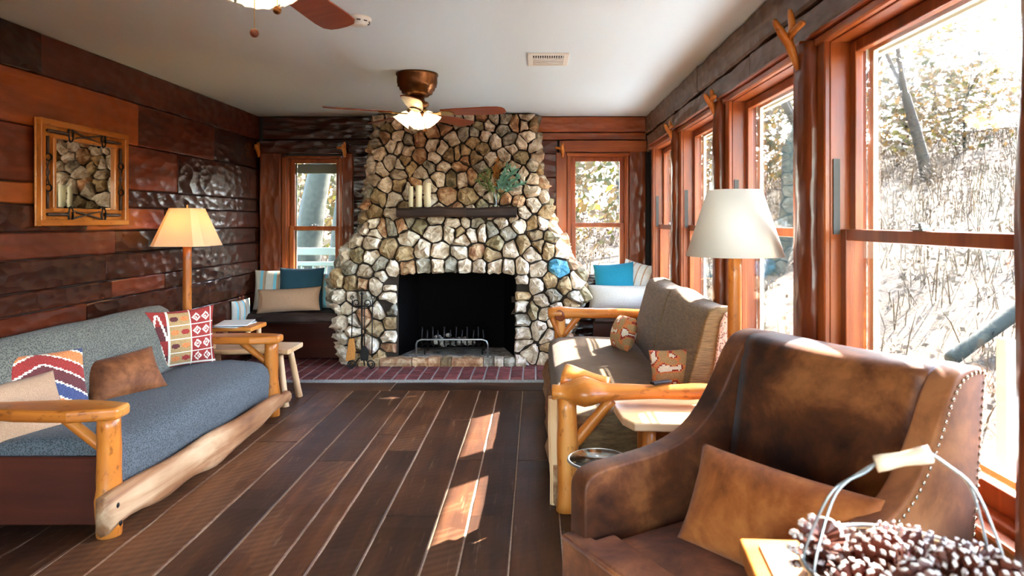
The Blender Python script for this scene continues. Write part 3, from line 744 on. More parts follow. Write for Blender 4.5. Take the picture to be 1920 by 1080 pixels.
tag(log('fallen_trunk', (4.6, 7.6, gh(4.6, 7.6)+0.1), (8.4, 8.6, gh(8.4, 8.6)+1.2), 0.08, 0.12, 'bark', None, wob=0.15, seg=12), 'grey green fallen trunk leaning up the slope outside the large window', 'log')
# pale porch post by the near window, porch at the back
o = MB().prism([(-0.04, 0), (0.05, 0), (0.04, 1.25), (-0.03, 1.25)], lambda a, b, d: (1.93+d, 2.80+a*0.9+b*0.0, b-0.35), -0.02, 0.02).obj('porch_post', 'eave_paint', bevel=0.004)
tag(o, 'pale cut off porch post standing outside the large near window', 'post')
pr = empty('porch_railing', 'grey green porch railing outside the left back window', 'railing', (-2.4, 8.2, -0.2))
for z in (1.02, 0.87): plank('rail', (-4.6, 8.2, z), (-1.2, 8.2, z), (0, 0, 1), 0.05 if z < 1 else 0.09, 0.05, 'sage_frame', pr)
for x in (-4.5, -1.25): plank('post', (x, 8.2, -0.45), (x, 8.2, 1.06), (1, 0, 0), 0.09, 0.09, 'sage_frame', pr)
for k in range(22): plank('baluster', (-4.35+k*0.14, 8.2, -0.1), (-4.35+k*0.14, 8.2, 0.86), (1, 0, 0), 0.03, 0.03, 'sage_frame', pr)
plank('rail', (-4.6, 8.2, -0.1), (-1.2, 8.2, -0.1), (0, 0, 1), 0.06, 0.05, 'sage_frame', pr)

# ================================================================== BRICK HEARTH
hb = struct('trim_21', MB().box(XL+0.01, 0.11, 5.86, YB+0.02, -0.005, 0.020), 'grout', label='low red brick hearth laid in front of the stone fireplace')
y0 = 5.855; bw, bl, g = (0.11-XL-0.02)/26, 0.215, 0.014
x = XL+0.02; c_ = 0
mats_ = 'brick_red'
bm_ = MB().box(0, bw-g, 0, bl-g, 0, 0.026); br0 = bm_.obj('brick', 'brick_red', hb, bevel=0.004, seg=1); first = True
while x + bw < 0.12:
    yy_ = y0 + (0 if c_ % 2 == 0 else -bl/2)
    while yy_ < 6.98:
        ya = max(yy_, y0); yb_ = min(yy_+bl, 6.98)
        full = abs((yb_-ya)-bl) < 1e-3
        if yb_-ya > 0.03:
            if full:
                if first: o = br0; first = False
                else: o = br0.copy(); COL.objects.link(o)
            else: o = MB().box(0, bw-g, 0, yb_-ya-g, 0, 0.026).obj('brick', 'brick_red', hb, bevel=0.004, seg=1)
            o.location = (x+g/2, ya+g/2, R.uniform(-0.0015, 0.0015))
        yy_ += bl
    x += bw; c_ += 1

# ================================================================== STONE FIREPLACE
PROF = [(0.0, -1.86, 0.30, 6.45), (0.5, -1.87, 0.33, 6.45), (0.62, -1.96, 0.48, 6.45), (0.85, -1.93, 0.44, 6.46), (1.10, -1.83, 0.27, 6.50), (1.30, -1.70, 0.17, 6.60), (1.825, -1.655, 0.045, 6.70), (2.46, -1.61, -0.01, 6.80)]
def prof(z):
    for i in range(len(PROF)-1):
        a, b = PROF[i], PROF[i+1]
        if z <= b[0]:
            t = max(0, (z-a[0])/(b[0]-a[0])); return [a[k]+(b[k]-a[k])*t for k in (1, 2, 3)]
    return PROF[-1][1:]
CX = -0.78
def smap(s_, z, out_=0.0):
    """s in metres along the face from CX, wrapping round the corners on to the sides"""
    xl, xr, yf = prof(z); cr = 0.10
    if s_ < 0: half = CX-xl; sg = -1
    else: half = xr-CX; sg = 1
    a = abs(s_)
    fl = half-cr; arc = cr*PI/2
    if a <= fl: p = V((CX+sg*a, yf, z)); n_ = V((0, -1, 0))
    elif a <= fl+arc:
        th = (a-fl)/cr; p = V((CX+sg*(fl+cr*math.sin(th)), yf+cr*(1-math.cos(th)), z)); n_ = V((sg*math.sin(th), -math.cos(th), 0))
    else: p = V((CX+sg*half, yf+cr+(a-fl-arc), z)); n_ = V((sg, 0, 0))
    n_ = (n_+V((0, 0, 0.12))).normalized()
    return p+n_*out_
def lim(z, sg):
    xl, xr, yf = prof(z); half = (CX-xl) if sg < 0 else (xr-CX)
    return half-0.10+0.10*PI/2+(YB-0.02-yf-0.10)
OX0, OX1, OZ0, OZ1 = -1.31, -0.205, 0.105, 0.885      # firebox opening
def otop(x): return OZ1 - 0.03*((x-(OX0+OX1)/2)/0.55)**2
fp = empty('stone_fireplace', 'tall fieldstone fireplace with a flared base on the back wall', 'fireplace', (CX, 6.6, 0.0))
# mortar core, built as a wrapped skin with the opening left out
mb = MB(); NZ = 44; NS = 60; grid = {}
for j in range(NZ+1):
    z = 0.0+(H-0.002)*j/NZ; L0, L1 = -lim(z, -1), lim(z, 1)
    for i in range(NS+1): mb.v.append(tuple(smap(L0+(L1-L0)*i/NS, z, -0.012)))
for j in range(NZ):
    for i in range(NS):
        q = [j*(NS+1)+i, j*(NS+1)+i+1, (j+1)*(NS+1)+i+1, (j+1)*(NS+1)+i]
        c = sum((V(mb.v[k]) for k in q), V())/4
        if OX0 < c.x < OX1 and OZ0-0.1 < c.z < OZ1-0.01 and c.y < 6.6: continue
        mb.f.append(tuple(q)); mb.mi.append(0)
mb.mat('mortar'); mb.obj('mortar', None, fp, smooth=True)
# firebox
mb = MB(); yb_ = 6.93; ins = 0.06
A = [(OX0-0.0, 6.47), (OX1+0.0, 6.47), (OX1-0.12, yb_), (OX0+0.12, yb_)]
lo = [(x, y, 0.03) for x, y in A]; hi = [(x, y, OZ1+0.03) for x, y in A]
mb.add(lo+hi, [(0, 1, 2, 3), (7, 6, 5, 4), (1, 5, 6, 2), (2, 6, 7, 3), (3, 7, 4, 0)])
mb.obj('firebox', 'soot', fp)
MB().box(OX0, OX1, 6.47, 6.92, 0.035, 0.10).obj('firebox_floor', 'ash', fp)
# stones: a relaxed random cell pattern over the unrolled face
rs = random.Random(21)
def inside(s_, z, m=0.0):
    if z < 0.015+m or z > H-0.012-m: return False
    sg = -1 if s_ < 0 else 1
    if abs(s_) > lim(z, sg)-m: return False
    x = CX+s_
    if OX0-m*0.5 < x < OX1+m*0.5 and z < otop(x)+m*0.5: return False
    return True
def rad_at(s_, z):
    base = 0.122 if z < 1.25 else 0.100
    return base*(0.35+1.35*(mnoise.noise(V((s_*8.3, z*8.3, 2.2)))*0.5+0.5))
pts = []
# edges of the opening first
zz_ = OZ0+0.02
while zz_ < OZ1-0.03:
    st = rs.uniform(0.09, 0.15); pts.append((OX0-CX-0.062, zz_+st/2)); pts.append((OX1-CX+0.062, zz_+st/2+0.03)); zz_ += st
xx_ = OX0+0.02
while xx_ < OX1+0.03:
    st = rs.uniform(0.11, 0.19); pts.append((xx_+st/2-CX, otop(xx_+st/2)+0.075)); xx_ += st
big = [(-0.09, 1.625, 0.15), (0.125, 1.62, 0.14), (-0.05, 2.20, 0.13), (-0.60, 1.60, 0.13), (0.36, 1.62, 0.13), (-0.30, 1.10, 0.13), (0.35, 1.05, 0.13), (-0.62, 1.12, 0.13)]
pts += [(a, b) for a, b, c in big]
ghosts = [(2*(OX0-CX)-a, b) if a < OX0-CX+0.001 else (2*(OX1-CX)-a, b) for a, b in pts if b < OZ1-0.03]+[(a, 2*otop(CX+a)-b) for a, b in pts if b > otop(CX+a)]
tries = 0
while tries < 9000:
    tries += 1
    s_ = rs.uniform(-1.9, 1.95); z = rs.uniform(0, H)
    if not inside(s_, z, 0.04): continue
    r = rad_at(s_, z)
    if any((s_-a)**2+(z-b)**2 < c*c for a, b, c in big): continue
    if tries > 5000: r *= 0.86
    if all((s_-a)**2+(z-b)**2 > r*r for a, b in pts): pts.append((s_, z))
def clip(poly, mx, mz, nx, nz):
    outp = []; n = len(poly)
    for i in range(n):
        a = poly[i]; b = poly[(i+1) % n]
        da = (a[0]-mx)*nx+(a[1]-mz)*nz; db = (b[0]-mx)*nx+(b[1]-mz)*nz
        if da <= 0: outp.append(a)
        if (da < 0) != (db < 0) and abs(da-db) > 1e-12:
            t = da/(da-db); outp.append((a[0]+(b[0]-a[0])*t, a[1]+(b[1]-a[1])*t))
    return outp
stones = []
for k, (s_, z) in enumerate(pts):
    poly = [(s_-0.2, z-0.2), (s_+0.2, z-0.2), (s_+0.2, z+0.2), (s_-0.2, z+0.2)]
    poly = clip(poly, 0, 0.012, 0, -1); poly = clip(poly, 0, H-0.01, 0, 1)
    for a, b in pts+ghosts:
        dx, dz = a-s_, b-z; d2 = dx*dx+dz*dz
        if 0 < d2 < 0.16: poly = clip(poly, s_+dx/2, z+dz/2, dx, dz)
        if not poly: break
    if len(poly) < 3: continue
    # keep clear of the opening
    q = []
    for a, b in poly:
        x = CX+a
        if OX0 < x < OX1 and b < otop(x):
            dl, dr, dt = x-OX0, OX1-x, otop(x)-b
            m_ = min(dl, dr, dt)
            if m_ == dt: b = otop(x)
            elif m_ == dl: a = OX0-CX
            else: a = OX1-CX
        L = lim(b, -1 if a < 0 else 1); a = max(-L, min(L, a)); q.append((a, b))
    stones.append((s_, z, q))
def stone_mesh(s_, z, poly, hgt):
    cx = sum(p[0] for p in poly)/len(poly); cz = sum(p[1] for p in poly)/len(poly)
    ring = []; n = len(poly)
    for i in range(n):
        a = poly[i]; b = poly[(i+1) % n]; L = math.hypot(b[0]-a[0], b[1]-a[1])
        if L < 0.012: continue
        for t in ((0.10, 0.5, 0.90) if L > 0.09 else (0.13, 0.87) if L > 0.045 else (0.5,)):
            jj = 0.010 if t == 0.5 else 0.004
            ring.append((a[0]+(b[0]-a[0])*t+rs.uniform(-jj, jj), a[1]+(b[1]-a[1])*t+rs.uniform(-jj, jj)))
    if len(ring) < 3: return None
    R2 = []
    for (x, y) in ring:
        dx, dy = cx-x, cz-y; d = math.hypot(dx, dy)+1e-6; k = rs.uniform(0.005, 0.013); R2.append((x+dx/d*k, y+dy/d*k))
    m = len(R2); tx, tz = rs.uniform(-0.38, 0.38), rs.uniform(-0.4, 0.4); vs = []
    def hh(x, y): return (x-cx)*tx+(y-cz)*tz
    for x, y in R2: vs.append(smap(x, min(y, H-0.004), -0.015))
    for x, y in R2: vs.append(smap(x+(cx-x)*0.02, y, hgt*0.45+hh(x, y)*0.6))
    for x, y in R2:
        f = rs.uniform(0.18, 0.5); vs.append(smap(x+(cx-x)*f, y+(cz-y)*f, hgt*rs.uniform(0.75, 1.2)+hh(x, y)))
    vs.append(smap(cx+rs.uniform(-0.012, 0.012), cz+rs.uniform(-0.012, 0.012), hgt*rs.uniform(1.0, 1.2)))
    fs = []
    for r_ in (0, 1): fs += [(r_*m+i, r_*m+(i+1) % m, (r_+1)*m+(i+1) % m, (r_+1)*m+i) for i in range(m)]
    fs += [(2*m+i, 2*m+(i+1) % m, 3*m) for i in range(m)]
    return MB().add(vs, fs)
def cross(s_, z):
    # nearer the camera side first: front face, then the sides
    half = (CX-prof(z)[0]) if s_ < 0 else (prof(z)[1]-CX)
    return max(0, abs(s_)-half)
order = sorted(range(len(stones)), key=lambda k: cross(stones[k][0], stones[k][1]))
extra = MB(); nst = 0
for rank, k in enumerate(order):
    s_, z, poly = stones[k]
    hgt = rs.uniform(0.03, 0.065) * (1.25 if z < 1.2 else 0.9)
    mb = stone_mesh(s_, z, poly, hgt)
    if mb is None: continue
    # the mantel shelf and hearth stay clear
    u = rs.random(); m_ = 'stone_cream' if u < 0.52 else 'stone_tan' if u < 0.72 else 'stone_grey' if u < 0.84 else 'stone_rust' if u < 0.92 else 'stone_olive'
    if s_ > 0.95 and 0.7 < z < 0.98 and 'stone_blue' not in [o_.active_material.name for o_ in fp.children if o_.type == 'MESH']: m_ = 'stone_blue'
    if nst < 288: mb.obj('stone', m_, fp, smooth=False); nst += 1
    else:
        b0 = len(extra.v); extra.add(mb.v, mb.f, m_)
if extra.v: tag(extra.obj('side_stones', None, fp), kind='stuff')
# sill stones under the opening
x = -1.66
for w_, m_ in ((0.20, 'stone_tan'), (0.30, 'stone_rust'), (0.27, 'stone_rust'), (0.10, 'stone_tan'), (0.30, 'stone_rust'), (0.10, 'stone_grey'), (0.09, 'stone_cream'), (0.11, 'stone_grey'), (0.10, 'stone_cream')):
    mb = MB(); n = 5; vs = []
    for i in range(n+1):
        xx = x+0.004+(w_-0.008)*i/n; j = rs.uniform(-0.008, 0.008); tt = 0.10+rs.uniform(-0.008, 0.006)
        for (yy2, z2) in ((6.37+j, 0.02), (6.36+j, 0.06), (6.375+j, tt-0.01), (6.40+j, tt), (6.50, tt), (6.50, 0.02)): vs.append((xx, yy2, z2))
    fs = [(i*6+j, i*6+(j+1) % 6, (i+1)*6+(j+1) % 6, (i+1)*6+j) for i in range(n) for j in range(6)]+[tuple(range(5, -1, -1)), tuple(range(n*6, n*6+6))]
    mb.add(vs, fs).obj('sill_stone', m_, fp); x += w_
# mantel: two rough dark slabs
mt = empty('mantel_shelf', 'dark rough hewn two piece mantel shelf set into the stonework', 'shelf', (-0.75, 6.5, 1.41))
plank('slab', (-1.315, 6.53, 1.464), (-0.66, 6.53, 1.469), (0, 0, 1), 0.095, 0.24, 'dark_slab', mt, wob=0.02, rnd=0.02)
plank('slab', (-0.67, 6.535, 1.466), (-0.185, 6.535, 1.462), (0, 0, 1), 0.10, 0.225, 'dark_slab', mt, wob=0.02, rnd=0.02)

# ================================================================== ON AND BY THE FIREPLACE
def lathe_obj(name, prof_, c, m, parent=None, n=20, smooth=True, **k): return MB().lathe(prof_, c, n).obj(name, m, parent, smooth=smooth, **k)
for k, (x, h, r) in enumerate(((-1.185, 0.195, 0.022), (-1.11, 0.205, 0.031), (-1.028, 0.225, 0.033))):
    c = lathe_obj('candle', [(0, 0), (r, 0), (r, h-0.004), (r-0.004, h), (r-0.01, h-0.003), (0, h-0.004)], (x, 6.47, 1.517), 'wax')
    tag(c, ('short slim cream candle at the outer end of the candle row', 'middle cream pillar candle of the three on the mantel', 'tallest cream pillar candle nearest the middle of the mantel')[k], 'candle', 'cream candles on the mantel')
    MB().tube([(x, 6.47, 1.517+h-0.004), (x+0.001, 6.47, 1.517+h+0.008)], 0.0012, 5).obj('wick', 'iron', c)
vz = lathe_obj('bud_vase', [(0, 0), (0.024, 0), (0.026, 0.01), (0.017, 0.05), (0.017, 0.15), (0.024, 0.19), (0.022, 0.19), (0.015, 0.15), (0.015, 0.05), (0, 0.012)], (-0.385, 6.46, 1.516), 'vase_glass')
tag(vz, 'slender clear glass vase holding foliage on the mantel', 'vase')
def spray(name, label, base, tips_, mat, leafm, n=10, ll=0.05, seed=3):
    rr = random.Random(seed); st = MB(); lf = MB()
    for tp in tips_:
        p0 = V(base)+V((rr.gauss(0, 0.004), rr.gauss(0, 0.004), 0)); p3 = V(tp); mid = (p0+p3)/2+V((0, 0, 0.06)); pts_ = []
        for i in range(9):
            t = i/8; pts_.append(p0*(1-t)**2+mid*2*t*(1-t)+p3*t*t)
        st.tube(pts_, [0.0022*(1-0.6*i/8) for i in range(9)], 4)
        for i in range(2*n):
            t = 0.35+0.65*i/(2*n); p = p0*(1-t)**2+mid*2*t*(1-t)+p3*t*t
            for sg in (-1, 1):
                d = ((p3-p0).normalized()*0.7+V((rr.uniform(-1, 1), rr.uniform(-1, 1), rr.uniform(-0.6, 0.6)))*0.9).normalized()
                q = p+d*ll*rr.uniform(0.6, 1.2); w_ = d.orthogonal().normalized()*ll*0.14
                lf.add([p, (p+q)/2+w_, q, (p+q)/2-w_], [(0, 1, 2, 3)])
    o = st.obj(name, mat); tag(o, label, 'foliage'); tag(lf.obj('leaves', leafm, o), kind='stuff'); return o
b_ = (-0.385, 6.46, 1.56)
spray('fern_spray', 'feathery teal green spray fanning out of the mantel vase', b_, [(-0.22, 6.44, 1.86), (-0.16, 6.42, 1.80), (-0.26, 6.40, 1.90), (-0.12, 6.45, 1.74), (-0.19, 6.46, 1.87), (-0.30, 6.4, 1.8)], 'fern_green', 'fern_teal', 16, 0.06, 3)
spray('fern_spray', 'green sprigs leaning to the candle side of the mantel vase', b_, [(-0.52, 6.44, 1.82), (-0.56, 6.42, 1.76), (-0.46, 6.42, 1.86), (-0.42, 6.38, 1.72)], 'fern_green', 'fern_green', 9, 0.05, 4)
spray('dried_plume', 'upright rust orange dried plume in the mantel vase', b_, [(-0.37, 6.45, 1.97), (-0.35, 6.44, 1.90), (-0.39, 6.46, 1.90), (-0.36, 6.47, 1.86)], 'fern_orange', 'fern_orange', 12, 0.04, 5)
# fire grate
gr = empty('fire_grate', 'black iron fire grate with upright prongs in the firebox', 'grate', (-0.75, 6.6, 0.1))
xa, xb = -1.13, -0.455
MB().tube([(xa, 6.44, 0.10), (xa, 6.44, 0.22), (xa+0.012, 6.44, 0.25), (xa+0.05, 6.44, 0.265), (xb-0.05, 6.44, 0.265), (xb-0.012, 6.44, 0.25), (xb, 6.44, 0.22), (xb, 6.44, 0.10)], 0.0085, 8).obj('front_bar', 'steel', gr, smooth=True)
for k in range(12):
    x = xa+0.04+k*(xb-xa-0.08)/11
    MB().tube([(x, 6.80, 0.17), (x, 6.54, 0.19), (x, 6.50, 0.22), (x+R.uniform(-.012, .012), 6.49, 0.375-0.03*(k % 2))], 0.0085, 6).obj('prong', 'iron', gr, smooth=True)
for y in (6.56, 6.76): MB().tube([(xa+0.02, y, 0.165), (xb-0.02, y, 0.165)], 0.009, 6).obj('crossbar', 'iron', gr, smooth=True)
for x in (xa+0.06, xb-0.06):
    for y in (6.56, 6.76): MB().tube([(x, y, 0.10), (x, y, 0.165)], 0.008, 6).obj('leg', 'iron', gr, smooth=True)
rr = random.Random(9); mb = MB()
for k in range(26):
    x = -0.97+0.4*rr.random(); mb.sphere((x, 6.56+0.16*rr.random(), 0.19+0.07*rr.random()), 0.022+0.014*rr.random(), 6, 4, None, (1.3, 1, 0.9))
tag(mb.obj('charred_wood', 'ash'), 'pale ash covered charred chunks lying in the fire grate', 'ash', kind='stuff')
# fireplace tools
ft = empty('fire_tool_stand', 'black scrolled iron fireside tool stand left of the firebox', 'fire tools', (-1.60, 6.28, 0.03))
cx, cy = -1.60, 6.27
MB().tube([(cx, cy, 0.11), (cx, cy, 0.40), (cx, cy, 0.70)], 0.008, 8).obj('pole', 'iron', ft, smooth=True)
def scroll(c, r, sgn, turns=1.4, n=22, plane='xz'):
    o_ = []
    for i in range(n+1):
        a = i/n*turns*2*PI; rr_ = r*(1-0.6*i/n); o_.append((c[0]+sgn*rr_*math.sin(a), c[1], c[2]-rr_*math.cos(a)))
    return o_
for sg in (-1, 1):
    MB().tube([(cx, cy, 0.13), (cx+sg*0.03, cy, 0.12), (cx+sg*0.06, cy, 0.075)]+scroll((cx+sg*0.085, cy-0.02, 0.072), 0.042, sg), 0.006, 6).obj('scroll_foot', 'iron', ft, smooth=True)
    MB().tube(scroll((cx+sg*0.05, cy, 0.63), 0.035, sg, 1.2)+[], 0.005, 6).obj('hook', 'iron', ft, smooth=True)
MB().tube([(cx-0.09, cy, 0.60), (cx+0.11, cy, 0.60)], 0.006, 6).obj('crossbar', 'iron', ft, smooth=True)
MB().lathe([(0.0, 0.0), (0.012, 0.006), (0.015, 0.02), (0.006, 0.03), (0, 0.05)], (cx, cy, 0.70), 10).obj('finial', 'iron', ft, smooth=True)
MB().tube([(cx, cy, 0.12), (cx, cy+0.07, 0.10), (cx, cy+0.10, 0.035)], 0.006, 6).obj('back_foot', 'iron', ft, smooth=True)
pk = MB().tube([(cx+0.10, cy-0.03, 0.14), (cx+0.105, cy-0.025, 0.66)], 0.005, 6).tube(scroll((cx+0.105, cy-0.025, 0.685), 0.02, 1, 1.0, 10), 0.004, 5).obj('poker', 'iron', smooth=True); tag(pk, 'thin straight iron poker hanging on the tool stand', 'poker')
br = MB().tube([(cx-0.085, cy-0.03, 0.30), (cx-0.08, cy-0.025, 0.66)], 0.005, 6).tube(scroll((cx-0.08, cy-0.025, 0.685), 0.02, -1, 1.0, 10), 0.004, 5).obj('hearth_broom', 'iron', smooth=True); tag(br, 'hearth broom with orange straw bristles hanging on the tool stand', 'broom')
MB().prism([(-0.02, 0.31), (0.02, 0.31), (0.035, 0.2), (0.03, 0.12), (-0.055, 0.10), (-0.04, 0.2)], lambda a, b, d: (cx-0.085+a, cy-0.03+d, b), -0.015, 0.015).obj('bristles', 'straw', br, bevel=0.006)
sh = MB().tube([(cx+0.035, cy-0.045, 0.24), (cx+0.035, cy-0.04, 0.64)], 0.005, 6).obj('ash_shovel', 'iron', smooth=True); tag(sh, 'iron ash shovel hanging between poker and broom', 'shovel')
MB().prism([(-0.035, 0.11), (0.035, 0.11), (0.04, 0.2), (0.012, 0.245), (-0.012, 0.245), (-0.04, 0.2)], lambda a, b, d: (cx+0.035+a, cy-0.045+d, b), -0.004, 0.004).obj('blade', 'iron', sh, bevel=0.003)

# benches built in on both sides of the fireplace
bl_ = empty('window_bench', 'dark built in slab bench under the left back window', 'bench', (-2.35, 6.75, 0))
plank('seat', (-2.78, 6.73, 0.455), (-1.90, 6.73, 0.455), (0, 0, 1), 0.09, 0.50, 'dark_slab', bl_, wob=0.02, rnd=0.025)
plank('front_panel', (-2.78, 6.68, 0.225), (-1.90, 6.68, 0.225), (0, 0, 1), 0.36, 0.03, 'red_box', bl_)
br_ = empty('window_bench', 'dark built in slab bench behind the brown sofa under the right back window', 'bench', (0.8, 6.75, 0))
plank('seat', (0.56, 6.73, 0.455), (1.10, 6.73, 0.455), (0, 0, 1), 0.09, 0.50, 'dark_slab', br_, wob=0.02, rnd=0.025)
plank('front_panel', (0.56, 6.68, 0.225), (1.10, 6.68, 0.225), (0, 0, 1), 0.36, 0.03, 'red_box', br_)
def stripes(u, v):
    q = u*9 % 3
    return 'linen_cream' if q < 1.2 else ('stripe_blue' if q < 2.0 else ('linen_tan' if q < 2.35 else 'stripe_brown' if q < 2.6 else 'linen_cream'))
pillow('pillow', (-2.60, 6.80, 0.70), (1, 0.15, 0), (0, 0.25, 1), 0.40, 0.40, 0.13, 'linen_cream', 'cream pillow with blue and brown stripes behind the tan lumbar on the left bench', 'bench pillows', pat=stripes, n=27)
pillow('pillow', (-2.32, 6.74, 0.715), (1, 0.05, 0), (0, 0.22, 1), 0.44, 0.42, 0.14, 'teal_dark', 'dark teal square pillow on the bench by the fireplace', 'bench pillows')
pillow('pillow', (-2.09, 6.86, 0.68), (1, -0.1, 0), (0, 0.2, 1), 0.34, 0.36, 0.1, 'linen_cream', 'pale blue striped pillow peeping out behind the dark teal one', 'bench pillows', pat=lambda u, v: 'linen_cream' if (u*8) % 2 < 1.2 else 'stripe_blue', n=24)
pillow('pillow', (-2.39, 6.60, 0.62), (1, 0.0, 0.055), (0, 0.3, 1), 0.62, 0.235, 0.13, 'linen_tan', 'peach tan lumbar pillow in front on the left bench', 'bench pillows')
pillow('pillow', (-2.79, 6.45, 0.52), (0.15, 1, 0), (0.0, 0, 1), 0.30, 0.24, 0.08, 'linen_cream', 'small cream striped pillow hanging at the wall end of the left bench', 'bench pillows', pat=stripes, n=27)
pillow('pillow', (0.775, 6.72, 0.77), (1, -0.1, 0.08), (0, 0.22, 1), 0.40, 0.40, 0.14, 'teal_bright', 'bright turquoise pillow on the bench behind the brown sofa', 'bench pillows')
pillow('pillow', (0.985, 6.75, 0.79), (0.7, -0.75, -0.18), (0.05, 0.22, 1), 0.38, 0.38, 0.12, 'linen_grey', 'pale grey woven pillow leaning in the corner by the windows', 'bench pillows', pat=lambda u, v: 'linen_grey' if (u*10) % 2 < 1.6 else 'linen_tan', n=30)
pillow('pillow', (0.79, 6.56, 0.635), (1, -0.02, -0.01), (0, 0.25, 1), 0.58, 0.27, 0.15, 'linen_cream', 'cream lumbar pillow in front of the turquoise one', 'bench pillows')

# ================================================================== CEILING: FANS, DETECTOR, VENT
def ceiling_fan(cx, cy, a0, label):
    t = empty('ceiling_fan', label, 'ceiling fan', (cx, cy, H), 0, 'ceiling fans'); z = H-0.001
    housing = [(0, 0), (0.152, 0), (0.154, -0.012), (0.146, -0.02), (0.147, -0.07), (0.142, -0.078), (0.142, -0.092), (0.13, -0.10), (0.127, -0.118), (0.115, -0.125), (0.11, -0.145), (0.092, -0.152), (0.082, -0.165), (0.0, -0.168)]
    MB().lathe(housing, (cx, cy, z), 36).obj('motor_housing', 'brass_dark', t, smooth=True)
    MB().lathe([(0, -0.168), (0.05, -0.168), (0.055, -0.2), (0.085, -0.21), (0.085, -0.235), (0.05, -0.25), (0.042, -0.28), (0.06, -0.29), (0.03, -0.32), (0, -0.325)], (cx, cy, z), 24).obj('light_fitter', 'brass_dark', t, smooth=True)
    zb = 2.172
    for k in range(5):
        a = a0+k*2*PI/5; ca, sa = math.cos(a), math.sin(a)
        def F(r, w, d): # radial, across, up; pitched
            pw = w*math.cos(0.21); pz = -w*math.sin(0.21)
            return (cx+r*ca-pw*sa, cy+r*sa+pw*ca, zb+d+pz)
        poly = [(0.19, -0.05), (0.30, -0.062), (0.55, -0.072), (0.62, -0.068), (0.655, -0.05), (0.667, -0.02), (0.667, 0.02), (0.655, 0.05), (0.62, 0.068), (0.55, 0.072), (0.30, 0.062), (0.19, 0.05)]
        b = MB().prism(poly, lambda r, w, d: F(r, w, d), -0.0035, 0.0035); ob = b.obj('blade', 'blade_wood', t, bevel=0.002, seg=1)
        arm = [(0.07, -0.02), (0.12, -0.014), (0.165, -0.02), (0.20, -0.045), (0.26, -0.028), (0.285, 0), (0.26, 0.028), (0.20, 0.045), (0.165, 0.02), (0.12, 0.014), (0.07, 0.02)]
        MB().prism(arm, lambda r, w, d: F(r, w, d), -0.012, -0.004).obj('blade_iron', 'brass', t, bevel=0.002, seg=1)
    for k in range(4):
        a = a0+0.5+k*PI/2; dx, dy = math.cos(a), math.sin(a)
        ax = V((dx*0.62, dy*0.62, -0.78)).normalized(); p0 = V((cx+dx*0.05, cy+dy*0.05, 2.192))
        MB().tube([p0-ax*0.02, p0+ax*0.03], 0.022, 12).obj('socket', 'brass', t, smooth=True)
        u = ax.orthogonal().normalized(); w = ax.cross(u); mb = MB(); vs = []; pr_ = [(0.022, 0.02), (0.034, 0.035), (0.046, 0.06), (0.052, 0.085), (0.062, 0.108), (0.068, 0.115)]
        for r, d in pr_:
            for j in range(24):
                q = 1+(0.06 if d > 0.08 else 0.02)*math.cos(j*PI/2*1.0*2)
                vs.append(p0+ax*d+(u*math.cos(2*PI*j/24)+w*math.sin(2*PI*j/24))*r*q)
        fs = [(i*24+j, i*24+(j+1) % 24, (i+1)*24+(j+1) % 24, (i+1)*24+j) for i in range(5) for j in range(24)]
        mb.add(vs, fs); mb.obj('glass_shade', 'lamp_glass', t, smooth=True)
        bb = MB().sphere(p0+ax*0.075, 0.022, 10, 8).obj('bulb', 'bulb_glow', t, smooth=True)
    for (dx, dy, zl, mt_) in ((0.005, -0.035, 1.955, 'cone_brown'), (0.05, 0.03, 2.045, 'brass_dark')):
        ch = MB().tube([(cx+dx, cy+dy, 2.14), (cx+dx, cy+dy, zl+0.012)], 0.0015, 5).obj('pull_chain', 'brass', t)
        MB().sphere((cx+dx, cy+dy, zl), 0.0135, 10, 8).obj('ball', mt_, ch, smooth=True)
    return t
ceiling_fan(-0.87, 5.0, math.radians(60), 'dark bladed ceiling fan with lit lamps in front of the fireplace')
ceiling_fan(-0.865, 2.12, math.radians(83), 'ceiling fan cut off by the top of the picture with hanging pull chains')
sd = MB().lathe([(0, 0), (0.07, 0), (0.072, -0.008), (0.066, -0.022), (0.05, -0.027), (0.046, -0.038), (0.02, -0.042), (0, -0.042)], (-0.945, 3.62, H), 28).obj('smoke_detector', 'white_plastic', smooth=True)
tag(sd, 'round white smoke detector on the ceiling beside the fan blade tip', 'smoke detector')
for k in range(10):
    a = 2*PI*k/10; MB().box(-0.01, 0.01, -0.002, 0.002, -0.004, 0.004).obj('slot', 'vent_dark', sd, mtx=Matrix.Translation((-0.945+0.0615*math.cos(a), 3.62+0.0615*math.sin(a), H-0.024)) @ Matrix.Rotation(a+PI/2, 4, 'Z'))
vt = empty('ceiling_vent', 'small rectangular white louvred air vent in the ceiling', 'vent', (0.08, 4.52, H))
v0 = MB(); X0, X1, Y0, Y1 = -0.055, 0.215, 4.37, 4.70
v0.box(X0, X1, Y0, Y0+0.035, H-0.012, H); v0.box(X0, X1, Y1-0.035, Y1, H-0.012, H); v0.box(X0, X0+0.035, Y0+0.035, Y1-0.035, H-0.012, H); v0.box(X1-0.035, X1, Y0+0.035, Y1-0.035, H-0.012, H); v0.box(X0+0.035, X1-0.035, 4.50, 4.52, H-0.012, H)
v0.obj('frame', 'white_plastic', vt, bevel=0.003); MB().box(X0+0.03, X1-0.03, Y0+0.03, Y1-0.03, H-0.002, H-0.0005).obj('duct', 'vent_dark', vt)
for k in range(13):
    x = X0+0.045+k*0.015; MB().box(x, x+0.006, Y0+0.035, 4.50, H-0.011, H-0.003).obj('louvre', 'white_plastic', vt)
for k in range(4):
    y = 4.53+k*0.035; MB().box(X0+0.035, X1-0.035, y, y+0.016, H-0.011, H-0.004).obj('louvre', 'white_plastic', vt)

